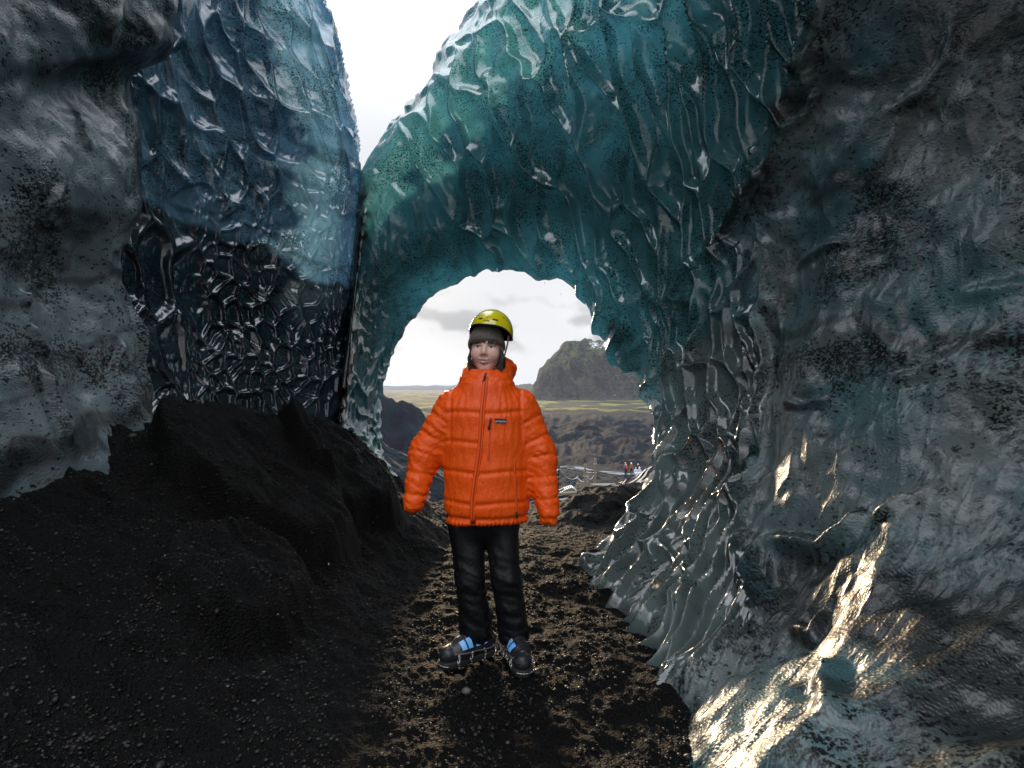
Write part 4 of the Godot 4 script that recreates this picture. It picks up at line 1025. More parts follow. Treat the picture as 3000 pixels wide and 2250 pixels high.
func nets(f: Callable, lo: Vector3, hi: Vector3, c: float, reach := 1.5) -> Array:
	var bs := 4
	var nx := int(ceil((hi.x - lo.x) / c / bs)) * bs + 1
	var ny := int(ceil((hi.y - lo.y) / c / bs)) * bs + 1
	var nz := int(ceil((hi.z - lo.z) / c / bs)) * bs + 1
	var val := PackedFloat32Array()
	val.resize(nx * ny * nz)
	val.fill(1e9)
	var blocks := []
	var half := Vector3.ONE * c * bs * 0.5
	var near := half.length() * reach + c
	for bz in range(0, nz - 1, bs):
		for by in range(0, ny - 1, bs):
			for bx in range(0, nx - 1, bs):
				var v: float = f.call(lo + Vector3(bx, by, bz) * c + half)
				if absf(v) < near:
					blocks.append(Vector3i(bx, by, bz))
	for b: Vector3i in blocks:
		for k in range(b.z, b.z + bs + 1):
			for j in range(b.y, b.y + bs + 1):
				var row := (k * ny + j) * nx
				for i in range(b.x, b.x + bs + 1):
					if val[row + i] > 1e8:
						val[row + i] = f.call(lo + Vector3(i, j, k) * c)
	var id := PackedInt32Array()
	id.resize(nx * ny * nz)
	id.fill(-1)
	var verts := PackedVector3Array()
	var sx := 1
	var sy := nx
	var sz := nx * ny
	var corner := [0, sx, sy, sx + sy, sz, sx + sz, sy + sz, sx + sy + sz]
	var off := [Vector3(0, 0, 0), Vector3(1, 0, 0), Vector3(0, 1, 0), Vector3(1, 1, 0), Vector3(0, 0, 1), Vector3(1, 0, 1), Vector3(0, 1, 1), Vector3(1, 1, 1)]
	var edges := [[0, 1], [2, 3], [4, 5], [6, 7], [0, 2], [1, 3], [4, 6], [5, 7], [0, 4], [1, 5], [2, 6], [3, 7]]
	var used := []
	for b: Vector3i in blocks:
		for k in range(b.z, b.z + bs):
			for j in range(b.y, b.y + bs):
				for i in range(b.x, b.x + bs):
					var at := k * sz + j * sy + i
					var inside := 0
					for q in 8:
						if val[at + corner[q]] < 0.0:
							inside += 1
					if inside == 0 or inside == 8:
						continue
					var sum := Vector3.ZERO
					var n := 0
					for e in edges:
						var va := val[at + corner[e[0]]]
						var vb := val[at + corner[e[1]]]
						if (va < 0.0) != (vb < 0.0):
							sum += off[e[0]].lerp(off[e[1]], va / (va - vb))
							n += 1
					id[at] = verts.size()
					verts.append(lo + (Vector3(i, j, k) + sum / n) * c)
					used.append(at)
	var idx := PackedInt32Array()
	var axes := [[sx, sy, sz, Vector3.RIGHT], [sy, sz, sx, Vector3.UP], [sz, sx, sy, Vector3.BACK]]
	for at: int in used:
		for ax in axes:
			var va := val[at]
			var vb := val[at + ax[0]]
			if (va < 0.0) == (vb < 0.0) or vb > 1e8:
				continue
			var i0 := at
			var i1: int = at - ax[1]
			var i2: int = at - ax[1] - ax[2]
			var i3: int = at - ax[2]
			if i2 < 0 or id[i0] < 0 or id[i1] < 0 or id[i2] < 0 or id[i3] < 0:
				continue
			var p0 := id[i0]
			var p1 := id[i1]
			var p2 := id[i2]
			var p3 := id[i3]
			var out: Vector3 = ax[3] if va < 0.0 else -ax[3]
			if (verts[p2] - verts[p0]).cross(verts[p1] - verts[p0]).dot(out) < 0.0:
				var s := p1
				p1 = p3
				p3 = s
			idx.append_array([p0, p1, p2, p0, p2, p3])
	return [verts, idx]

func soft(f: Callable, lo: Vector3, hi: Vector3, c: float, push = null, tint = null, reach := 1.5) -> ArrayMesh:
	var r := nets(f, lo, hi, c, reach)
	var v: PackedVector3Array = r[0]
	var idx: PackedInt32Array = r[1]
	var n := smooth_normals(v, idx)
	if push != null:
		for k in v.size():
			v[k] += n[k] * push.call(v[k], n[k])
		n = smooth_normals(v, idx)
	var col := PackedColorArray()
	if tint != null:
		for k in v.size():
			col.append(tint.call(v[k], n[k]))
	return array_mesh(v, n, idx, col)

func joined(list: Array) -> ArrayMesh:
	# several meshes as one surface
	var v := PackedVector3Array()
	var n := PackedVector3Array()
	var idx := PackedInt32Array()
	var c := PackedColorArray()
	for m: ArrayMesh in list:
		var a := m.surface_get_arrays(0)
		var base_ := v.size()
		v.append_array(a[Mesh.ARRAY_VERTEX])
		n.append_array(a[Mesh.ARRAY_NORMAL])
		if a[Mesh.ARRAY_COLOR] != null:
			c.append_array(a[Mesh.ARRAY_COLOR])
		for k in a[Mesh.ARRAY_INDEX]:
			idx.append(k + base_)
	return array_mesh(v, n, idx, c if c.size() == v.size() else PackedColorArray())

# a tube along a line, with a radius at each point
func tube(pts: Array, rad: Array, sides := 6, flat := 1.0, up := Vector3.UP, closed_ends := true) -> ArrayMesh:
	var v := PackedVector3Array()
	var idx := PackedInt32Array()
	var m := pts.size()
	for k in m:
		var t: Vector3 = (pts[mini(k + 1, m - 1)] - pts[maxi(k - 1, 0)]).normalized()
		var a := t.cross(up)
		if a.length() < 0.05:
			a = t.cross(Vector3(0.3, 0.1, 1.0))
		a = a.normalized()
		var b := a.cross(t).normalized()
		for s in sides:
			var ph := TAU * s / sides
			v.append(pts[k] + (a * cos(ph) + b * sin(ph) * flat) * rad[k])
	for k in m - 1:
		for s in sides:
			var s1 := (s + 1) % sides
			var i0 := k * sides + s
			var i1 := k * sides + s1
			idx.append_array([i0, i1, i0 + sides, i1, i1 + sides, i0 + sides])
	if closed_ends:
		for e in [0, m - 1]:
			var cidx := v.size()
			v.append(pts[e])
			for s in sides:
				var i0: int = e * sides + s
				var i1: int = e * sides + (s + 1) % sides
				if e == 0:
					idx.append_array([cidx, i1, i0])
				else:
					idx.append_array([cidx, i0, i1])
	# turn the faces outwards
	var test := (v[idx[2]] - v[idx[0]]).cross(v[idx[1]] - v[idx[0]])
	var mid: Vector3 = (v[idx[0]] + v[idx[1]] + v[idx[2]]) / 3.0 - pts[0].lerp(pts[1], 0.5)
	if test.dot(mid) < 0.0:
		for k in range(0, idx.size(), 3):
			var s := idx[k]
			idx[k] = idx[k + 1]
			idx[k + 1] = s
	return array_mesh(v, smooth_normals(v, idx), idx)

func box(size: Vector3, bevel := 0.0) -> ArrayMesh:
	# a block with chamfered edges
	var st := SurfaceTool.new()
	st.begin(Mesh.PRIMITIVE_TRIANGLES)
	st.set_smooth_group(-1)
	var hx := size.x / 2
	var hy := size.y / 2
	var hz := size.z / 2
	# faces of the chamfered block, written out
	var f := func(a: Vector3, b: Vector3, c: Vector3, d: Vector3) -> void:
		var nn := (c - a).cross(b - a)
		var quad := [a, b, c, d]
		if nn.dot(a + b + c + d) < 0.0:
			quad = [a, d, c, b]
		for k in [0, 1, 2, 0, 2, 3]:
			st.add_vertex(quad[k])
	for s in [-1, 1]:
		f.call(Vector3(s * hx, -hy + bevel, -hz + bevel), Vector3(s * hx, hy - bevel, -hz + bevel), Vector3(s * hx, hy - bevel, hz - bevel), Vector3(s * hx, -hy + bevel, hz - bevel))
		f.call(Vector3(-hx + bevel, s * hy, -hz + bevel), Vector3(hx - bevel, s * hy, -hz + bevel), Vector3(hx - bevel, s * hy, hz - bevel), Vector3(-hx + bevel, s * hy, hz - bevel))
		f.call(Vector3(-hx + bevel, -hy + bevel, s * hz), Vector3(hx - bevel, -hy + bevel, s * hz), Vector3(hx - bevel, hy - bevel, s * hz), Vector3(-hx + bevel, hy - bevel, s * hz))
		for r in [-1, 1]:
			f.call(Vector3(s * hx, r * (hy - bevel), -hz + bevel), Vector3(s * hx, r * (hy - bevel), hz - bevel), Vector3(s * (hx - bevel), r * hy, hz - bevel), Vector3(s * (hx - bevel), r * hy, -hz + bevel))
			f.call(Vector3(s * hx, -hy + bevel, r * (hz - bevel)), Vector3(s * hx, hy - bevel, r * (hz - bevel)), Vector3(s * (hx - bevel), hy - bevel, r * hz), Vector3(s * (hx - bevel), -hy + bevel, r * hz))
			f.call(Vector3(-hx + bevel, s * hy, r * (hz - bevel)), Vector3(hx - bevel, s * hy, r * (hz - bevel)), Vector3(hx - bevel, s * (hy - bevel), r * hz), Vector3(-hx + bevel, s * (hy - bevel), r * hz))
	st.generate_normals()
	st.index()
	return st.commit()

# ------------------------------------------------------------------ the visitor
const SH_L := Vector3(-0.160, 1.222, -0.005)
const EL_L := Vector3(-0.295, 0.995, 0.0)
const CU_L := Vector3(-0.340, 0.765, 0.07)
const SH_R := Vector3(0.172, 1.222, -0.005)
const EL_R := Vector3(0.272, 0.985, 0.0)
const CU_R := Vector3(0.305, 0.715, 0.08)
const TORSO := [[0.64, 0.186, 0.132], [0.67, 0.196, 0.142], [0.72, 0.206, 0.154], [0.85, 0.208, 0.158], [1.0, 0.206, 0.156], [1.15, 0.206, 0.152], [1.22, 0.200, 0.146], [1.28, 0.172, 0.130], [1.33, 0.125, 0.108], [1.37, 0.100, 0.096], [1.42, 0.08, 0.08]]
const HEAD := Vector3(0.004, 1.513, 0.0)

func torso_at(y: float) -> Vector2:
	for k in TORSO.size() - 1:
		if y <= TORSO[k + 1][0]:
			var f := clampf((y - TORSO[k][0]) / (TORSO[k + 1][0] - TORSO[k][0]), 0.0, 1.0)
			return Vector2(lerpf(TORSO[k][1], TORSO[k + 1][1], f), lerpf(TORSO[k][2], TORSO[k + 1][2], f))
	return Vector2(TORSO[-1][1], TORSO[-1][2])

func torso_d(p: Vector3) -> float:
	var s := torso_at(p.y)
	var lean := 0.012 * (1.1 - p.y)
	var q := Vector2((p.x - 0.004 - lean) / s.x, p.z / s.y).length()
	var d := (q - 1.0) * s.y
	d = smax(d, 0.662 + 0.012 * sin(p.x * 9.0 + 1.0) - p.y, 0.02)
	return maxf(d, p.y - 1.40)

func collar_d(p: Vector3) -> float:
	var q := Vector2((p.x - 0.006) / 0.094, (p.z - 0.004) / 0.090)
	var l := q.length()
	var front := p.z / 0.094
	var yc := 1.362 - 0.042 * front
	var d := Vector2((l - 1.0) * 0.094, (p.y - yc) / 1.35).length() - (0.033 - 0.004 * front)
	# the hood, folded down behind the neck
	return smin(d, ell(p, Vector3(0.02, 1.405, -0.115), Vector3(0.135, 0.085, 0.085)), 0.04)

func jacket_d(p: Vector3) -> float:
	var d := torso_d(p)
	d = smin(d, smin(cap(p, SH_L, EL_L, 0.082, 0.080), cap(p, EL_L, CU_L, 0.080, 0.050), 0.03), 0.05)
	d = smin(d, smin(cap(p, SH_R, EL_R, 0.082, 0.078), cap(p, EL_R, CU_R, 0.078, 0.052), 0.03), 0.05)
	d = smin(d, collar_d(p), 0.035)
	return d

var w_a: FastNoiseLite
var w_b: FastNoiseLite

func along_arm(p: Vector3, a: Vector3, b: Vector3, c: Vector3) -> Vector2:
	# (distance along the sleeve, distance from its bone)
	var q := Geometry3D.get_closest_point_to_segment(p, a, b)
	var r := Geometry3D.get_closest_point_to_segment(p, b, c)
	if q.distance_to(p) < r.distance_to(p):
		return Vector2(q.distance_to(a), q.distance_to(p))
	return Vector2(a.distance_to(b) + r.distance_to(b), r.distance_to(p))

func groove(x: float, width: float) -> float:
	return exp(-(x * x) / (width * width))

func jacket_push(p: Vector3, n: Vector3) -> float:
	var r := 0.0
	var la := along_arm(p, SH_L, EL_L, CU_L)
	var ra := along_arm(p, SH_R, EL_R, CU_R)
	var arm := la if la.y < ra.y else ra
	var on_arm := 1.0 - ss(0.088, 0.105, arm.y)
	if absf(p.x) < 0.17 and arm.x < 0.16:
		on_arm *= ss(0.10, 0.17, absf(p.x))
	var body := 1.0 - on_arm
	var zipx := zip_x(p.y)
	# quilted body
	if p.y < 1.34:
		for ys in [1.197, 1.058, 0.917, 0.772]:
			if ys == 1.058 and p.x > zipx and p.z > 0.0:
				continue
			var wave: float = 0.004 * sin(p.x * 23.0 + ys * 40.0)
			r -= body * 0.008 * groove(p.y - ys - wave, 0.010)
		r += body * 0.004 * sin((p.y - 0.70) / 0.145 * PI) * sin((p.y - 0.70) / 0.145 * PI)
		# gathers running out of the seams
		r += body * 0.0035 * w_a.get_noise_3d(p.x * 42.0, p.y * 9.0, p.z * 30.0)
		# hem drawn in by a cord
		r += 0.006 * groove(p.y - 0.672, 0.012) - 0.008 * groove(p.y - 0.697, 0.010)
		r += 0.004 * sin(atan2(p.x, p.z) * 46.0) * groove(p.y - 0.672, 0.016)
		if p.z > 0.0:
			r -= 0.006 * groove(p.x - zipx, 0.020) * ss(0.0, 0.1, p.z)
	# sleeves: cross seams and slanting wrinkles
	if on_arm > 0.0:
		for k in 5:
			r -= on_arm * 0.007 * groove(arm.x - 0.085 - 0.098 * k + 0.012 * sin(p.z * 30.0), 0.009)
		r += on_arm * 0.0075 * w_b.get_noise_3d(p.x * 9.0, p.y * 26.0 + p.x * 14.0, p.z * 11.0)
		r += on_arm * 0.003 * w_a.get_noise_3d(p.x * 30.0, p.y * 34.0, p.z * 30.0)
	# armhole seam
	var side := absf(p.x - 0.006)
	if p.y > 1.0:
		r -= 0.007 * groove(side - 0.168 - 0.02 * (1.25 - p.y), 0.008) * ss(1.0, 1.08, p.y) * ss(0.0, 0.05, absf(p.z) + 0.02)
	# soft folds of the collar
	if p.y > 1.33:
		r += 0.006 * w_b.get_noise_3d(p.x * 14.0, p.y * 34.0, p.z * 14.0)
	r += 0.004 * w_b.get_noise_3d(p.x * 6.0, p.y * 5.0, p.z * 6.0)
	return r

func zip_x(y: float) -> float:
	return lerpf(-0.052, 0.006, ss(0.66, 1.40, y)) + 0.004 * sin(y * 14.0)

func front_z(f: Callable, x: float, y: float, from := 0.30) -> float:
	var z := from
	for k in 60:
		var d: float = f.call(Vector3(x, y, z))
		if d < 0.0005:
			return z
		z -= maxf(d * 0.6, 0.0008)
		if z < -0.3:
			break
	return z

func trousers_d(p: Vector3) -> float:
	var d := ell(p, Vector3(-0.012, 0.70, 0.0), Vector3(0.172, 0.16, 0.115))
	var l := smin(cap(p, Vector3(-0.095, 0.66, 0.0), Vector3(-0.072, 0.40, 0.03), 0.088, 0.072), cap(p, Vector3(-0.072, 0.40, 0.03), Vector3(-0.050, 0.115, 0.0), 0.070, 0.078), 0.02)
	var r := smin(cap(p, Vector3(0.078, 0.66, 0.0), Vector3(0.100, 0.40, 0.035), 0.086, 0.070), cap(p, Vector3(0.100, 0.40, 0.035), Vector3(0.140, 0.105, 0.0), 0.070, 0.076), 0.02)
	d = smin(d, minf(l, r), 0.03)
	return maxf(d, 0.078 - p.y)

func trousers_push(p: Vector3, n: Vector3) -> float:
	var r := 0.006 * w_b.get_noise_3d(p.x * 9.0, p.y * 5.0 + p.x * 8.0, p.z * 9.0)
	r += 0.007 * w_b.get_noise_3d(p.x * 7.0 + 9.0, p.y * 24.0 + 10.0 * p.x, p.z * 9.0) * ss(0.62, 0.40, p.y)
	return r

func body_d(p: Vector3) -> float:
	var d := ell(p, Vector3(0.004, 1.08, -0.005), Vector3(0.15, 0.24, 0.10))
	d = smin(d, ell(p, Vector3(-0.01, 0.78, -0.005), Vector3(0.13, 0.15, 0.09)), 0.05)
	d = smin(d, cap(p, Vector3(0.005, 1.28, -0.012), HEAD + Vector3(0, -0.09, -0.01), 0.052, 0.050), 0.05)
	for s in [[SH_L, EL_L, CU_L], [SH_R, EL_R, CU_R]]:
		d = smin(d, cap(p, s[0], s[1], 0.050, 0.040), 0.04)
		d = smin(d, cap(p, s[1], s[2], 0.040, 0.028), 0.02)
	for s in [[-0.09, -0.072, -0.05], [0.075, 0.10, 0.14]]:
		d = smin(d, cap(p, Vector3(s[0], 0.72, 0.0), Vector3(s[1], 0.40, 0.025), 0.062, 0.050), 0.03)
		d = smin(d, cap(p, Vector3(s[1], 0.40, 0.025), Vector3(s[2], 0.09, 0.0), 0.050, 0.036), 0.02)
	return d

func head_d(p: Vector3) -> float:
	var d := ell(p, Vector3(0, 0.035, -0.018), Vector3(0.074, 0.102, 0.088))
	d = smin(d, ell(p, Vector3(0, -0.036, 0.010), Vector3(0.067, 0.074, 0.072)), 0.03)
	var x := absf(p.x)
	var m := Vector3(x, p.y, p.z)
	d = smin(d, (m - Vector3(0.036, -0.036, 0.046)).length() - 0.031, 0.02)
	d = smin(d, (p - Vector3(0, -0.099, 0.050)).length() - 0.020, 0.03)
	d = smin(d, cap(m, Vector3(0.042, -0.062, 0.0), Vector3(0.010, -0.100, 0.044), 0.022, 0.016), 0.02)
	# brow, sockets, lids
	d = smin(d, cap(m, Vector3(0.012, 0.020, 0.074), Vector3(0.042, 0.020, 0.060), 0.009, 0.009), 0.015)
	d = smax(d, -((m - Vector3(0.032, 0.001, 0.088)).length() - 0.0165), 0.012)
	d = smin(d, cap(m, Vector3(0.018, 0.0068, 0.0715), Vector3(0.047, 0.0040, 0.0615), 0.0060, 0.0052), 0.004)
	d = smin(d, cap(m, Vector3(0.020, -0.0085, 0.0705), Vector3(0.045, -0.0070, 0.0620), 0.0052, 0.0046), 0.005)
	# nose
	d = smin(d, cap(p, Vector3(0, 0.006, 0.076), Vector3(0, -0.028, 0.092), 0.0075, 0.0115), 0.012)
	d = smin(d, (m - Vector3(0.0115, -0.034, 0.083)).length() - 0.0085, 0.006)
	d = smax(d, -((m - Vector3(0.006, -0.041, 0.088)).length() - 0.0032), 0.003)
	# mouth: parted lips, corners drawn up
	var c := 0.0065 * (x / 0.027) * (x / 0.027)
	var zl := 0.0815 - 10.0 * x * x
	var up := Vector2(p.y + 0.0640 - c, p.z - zl).length() - 0.0048 * clampf(1.15 - x / 0.027, 0.0, 1.0)
	var lowl := Vector2(p.y + 0.0775 - 1.25 * c, p.z - zl + 0.001).length() - 0.0062 * clampf(1.15 - x / 0.027, 0.0, 1.0)
	if x < 0.030:
		d = smin(d, up, 0.006)
		d = smin(d, lowl, 0.006)
		d = smax(d, -(Vector2((p.y + 0.0700 - c * 1.1) * 1.0, (p.z - zl) * 0.5).length() - 0.0030 * clampf(1.1 - x / 0.024, 0.0, 1.0)), 0.002)
	# ear
	d = smin(d, ell(m, Vector3(0.076, -0.012, -0.012), Vector3(0.010, 0.030, 0.018)), 0.008)
	return d

func head_tint(p: Vector3, n: Vector3) -> Color:
	var skin := Color(0.70, 0.455, 0.37)
	var x := absf(p.x)
	var m := Vector3(x, p.y, p.z)
	var c := skin.lerp(Color(0.66, 0.33, 0.27), groove((m - Vector3(0.040, -0.032, 0.075)).length(), 0.022) * 0.5)
	c = c.lerp(Color(0.60, 0.32, 0.26), groove((p - Vector3(0, -0.03, 0.10)).length(), 0.014) * 0.4)
	var k := 0.0065 * (x / 0.027) * (x / 0.027)
	if p.z > 0.05:
		var dy := p.y + 0.0708 - k * 1.1
		if x < 0.028 and absf(dy) < 0.0125 * clampf(1.15 - x / 0.03, 0.0, 1.0):
			c = c.lerp(Color(0.40, 0.075, 0.065), 0.9)
			if absf(dy) < 0.0032 * clampf(1.1 - x / 0.025, 0.0, 1.0):
				c = Color(0.80, 0.76, 0.70)
		# brows and lashes
		var by := p.y - 0.0225 + 5.0 * (x - 0.030) * (x - 0.030)
		if x > 0.014 and x < 0.050 and absf(by) < 0.0040:
			c = c.lerp(Color(0.05, 0.03, 0.022), 0.75)
		var ly := p.y - 0.0052 + 7.0 * (x - 0.030) * (x - 0.030)
		if x > 0.016 and x < 0.048 and absf(ly) < 0.0026:
			c = Color(0.03, 0.02, 0.018)
	return c

func hand_d(p: Vector3) -> float:
	# hanging hand, fingers down, slightly curled towards +z; origin at the wrist
	var d := smin(cap(p, Vector3(0, 0.01, 0), Vector3(0, -0.03, 0.002), 0.024, 0.026), ell(p, Vector3(0, -0.050, 0.004), Vector3(0.038, 0.046, 0.015)), 0.02)
	var roots := [Vector3(-0.029, -0.086, 0.005), Vector3(-0.010, -0.092, 0.005), Vector3(0.010, -0.090, 0.005), Vector3(0.028, -0.082, 0.005)]
	var lens := [0.066, 0.076, 0.070, 0.054]
	for k in 4:
		var a: Vector3 = roots[k]
		var l: float = lens[k]
		var b := a + Vector3(a.x * 0.15, -0.48 * l, 0.006)
		var c := b + Vector3(0, -0.30 * l, 0.010)
		var e := c + Vector3(0, -0.16 * l, 0.012)
		d = smin(d, cap(p, a + Vector3(0, 0.02, 0), b, 0.0092, 0.0086), 0.006)
		d = minf(d, smin(cap(p, b, c, 0.0086, 0.008), cap(p, c, e, 0.008, 0.007), 0.003))
	d = smin(d, cap(p, Vector3(-0.026, -0.030, 0.006), Vector3(-0.046, -0.060, 0.020), 0.013, 0.0105), 0.012)
	d = smin(d, cap(p, Vector3(-0.046, -0.060, 0.020), Vector3(-0.046, -0.090, 0.028), 0.0105, 0.008), 0.004)
	return d

func placed(m: ArrayMesh, t: Transform3D) -> ArrayMesh:
	var st := SurfaceTool.new()
	st.append_from(m, 0, t)
	return st.commit()

func boot_d(p: Vector3) -> float:
	var d := cap(p, Vector3(0, 0.062, -0.085), Vector3(0, 0.060, 0.06), 0.044, 0.050)
	d = smin(d, cap(p, Vector3(0, 0.060, 0.06), Vector3(-0.006, 0.052, 0.135), 0.048, 0.043), 0.03)
	d = smin(d, cap(p, Vector3(0, 0.09, -0.05), Vector3(0, 0.20, -0.062), 0.050, 0.050), 0.05)
	d = smin(d, cap(p, Vector3(0, 0.13, -0.03), Vector3(0, 0.085, 0.06), 0.040, 0.034), 0.03)
	return smax(d, 0.022 - p.y, 0.008)

func sole_d(p: Vector3) -> float:
	var s := 0.046 + 0.008 * ss(-0.1, 0.08, p.z) - 0.004 * groove(p.z + 0.01, 0.04)
	var q := Vector3(p.x, 0.0, p.z)
	var d := cap(q, Vector3(0, 0, -0.085), Vector3(-0.004, 0, 0.135), 0.048, 0.048)
	return smax(d, absf(p.y - 0.016) - 0.016, 0.006) - 0.002 * float(fmod(absf(p.z) * 60.0, 1.0) > 0.5) + 0.0 * s

func link(at: Vector3, along: Vector3, turned: bool) -> ArrayMesh:
	var up := along.cross(Vector3(0.31, 0.2, 0.93)).normalized()
	var side := along.cross(up).normalized() if turned else up
	var pts := []
	var rad := []
	for k in 9:
		var a := TAU * k / 8.0
		pts.append(at + along * cos(a) * 0.0115 + side * sin(a) * 0.0062)
		rad.append(0.0021)
	return tube(pts, rad, 5, 1.0, along.cross(side), false)

func chain(pts: Array) -> ArrayMesh:
	var list := []
	for k in pts.size() - 1:
		var a: Vector3 = pts[k]
		var b: Vector3 = pts[k + 1]
		var n := maxi(1, int(round(a.distance_to(b) / 0.0175)))
		for i in n:
			list.append(link(a.lerp(b, (i + 0.5) / n), (b - a).normalized(), i % 2 == 0))
	return joined(list)

func on_boot(x: float, y: float, z: float) -> Vector3:
	# the point of the boot's skin met from far out at that height and place along the foot
	var c := Vector3(0, 0.055, z)
	var dir := (Vector3(x, y, z) - c).normalized()
	var t := 0.14
	for k in 50:
		var d := boot_d(c + dir * t)
		if d < 0.0005:
			break
		t -= maxf(d * 0.7, 0.0006)
	return c + dir * t

func make_boot(parent: Node3D, at: Vector3, turn: float, outer: float) -> void:
	var boot := put("boot", soft(boot_d, Vector3(-0.08, -0.01, -0.16), Vector3(0.08, 0.27, 0.20), 0.008, func(p, n): return 0.003 * w_b.get_noise_3d(p.x * 20.0, p.y * 30.0, p.z * 20.0)), mats.boot_leather, parent)
	boot.position = at
	boot.rotation.y = turn
	put("sole", soft(sole_d, Vector3(-0.08, -0.02, -0.16), Vector3(0.08, 0.05, 0.21), 0.007), mats.rubber, boot)
	# light blue reflective panels on the side
	for s in [[-0.045, 0.016], [-0.012, 0.024], [0.030, 0.026], [0.064, 0.024]]:
		for half in [1.0]:
			var z0: float = s[0]
			var q := PackedVector3Array()
			var idx := PackedInt32Array()
			for i in 4:
				for j in 4:
					var zz: float = z0 + s[1] * (i / 3.0) + 0.006 * (j / 3.0)
					var ang := lerpf(0.45, 1.15, j / 3.0)
					var pt := on_boot(outer * cos(ang) * 0.1, 0.055 + sin(ang) * 0.1, zz)
					q.append(pt + (pt - Vector3(0, 0.055, zz)).normalized() * 0.003)
			var nn := grid_normals(q, 4, 4, 1.0)
			var flip := 1.0 if nn[5].dot(q[5] - Vector3(0, 0.055, q[5].z)) > 0.0 else -1.0
			put("reflective_panel", array_mesh(q, grid_normals(q, 4, 4, flip), grid_index(4, 4, flip)), mats.reflective, boot)
	# ice cleats: a rubber band round the boot and chains under it
	var band := []
	var rr := []
	for k in 33:
		var a := TAU * k / 32.0
		var zz := 0.02 + 0.135 * cos(a)
		var side := sin(a)
		var pt: Vector3
		if absf(side) < 0.35 and cos(a) > 0.0:
			pt = on_boot(side * 0.04, 0.115, 0.125)
		else:
			pt = on_boot(signf(side) * 0.1, 0.062 + 0.02 * cos(a), clampf(zz, -0.10, 0.12))
			if cos(a) < -0.9:
				pt = Vector3(side * 0.08, 0.085, -0.134)
		band.append(pt)
		rr.append(0.0042)
	put("rubber_band", tube(band, rr, 6, 1.0, Vector3.UP, false), mats.rubber_grey, boot)
	var lines := []
	for sd in [-1.0, 1.0]:
		for zz in [0.105, 0.035, -0.03, -0.09]:
			var top := on_boot(sd * 0.1, 0.066, zz)
			var mid := Vector3(sd * 0.056, 0.030, zz + 0.012 * (1.0 if zz > 0.0 else -1.0))
			lines.append(chain([top + Vector3(sd * 0.003, 0, 0), mid, Vector3(sd * 0.046, 0.004, zz)]))
	for zz in [0.105, 0.035, -0.03, -0.09]:
		lines.append(chain([Vector3(-0.046, 0.002, zz), Vector3(0.046, 0.002, zz)]))
	var toe := []
	for k in 7:
		var a := lerpf(-0.9, 0.9, k / 6.0)
		toe.append(Vector3(sin(a) * 0.052, 0.020, 0.132 + cos(a) * 0.049))
	lines.append(chain(toe))
	put("cleat_chain", joined(lines), mats.steel, boot).set_meta("kind", "stuff")

func dome(rx: float, ry: float, rz: float, c: Vector3, edge: Callable, rings: int, sides: int, bump = null) -> ArrayMesh:
	# a cap of an ellipsoid above an edge whose height depends on the direction
	var q := PackedVector3Array()
	for j in rings + 1:
		for i in sides + 1:
			var ph := TAU * i / sides
			var e: float = edge.call(ph)
			var a0 := asin(clampf((e - c.y) / ry, -0.98, 0.98))
			var a := lerpf(a0, PI / 2 - 0.0005, j / float(rings))
			var k: float = bump.call(ph, j / float(rings)) if bump != null else 0.0
			q.append(c + Vector3(sin(ph) * cos(a) * (rx + k), sin(a) * (ry + k), cos(ph) * cos(a) * (rz + k)))
	var w := sides + 1
	var h := rings + 1
	var n := grid_normals(q, w, h, 1.0)
	var at := w * (h / 2) + 3
	var flip := 1.0 if n[at].dot(q[at] - c) > 0.0 else -1.0
	n = grid_normals(q, w, h, flip)
	for j in h:
		var m := (n[j * w] + n[j * w + w - 1]).normalized()
		n[j * w] = m
		n[j * w + w - 1] = m
	for i in w:
		n[(h - 1) * w + i] = Vector3.UP
	return array_mesh(q, n, grid_index(w, h, flip))

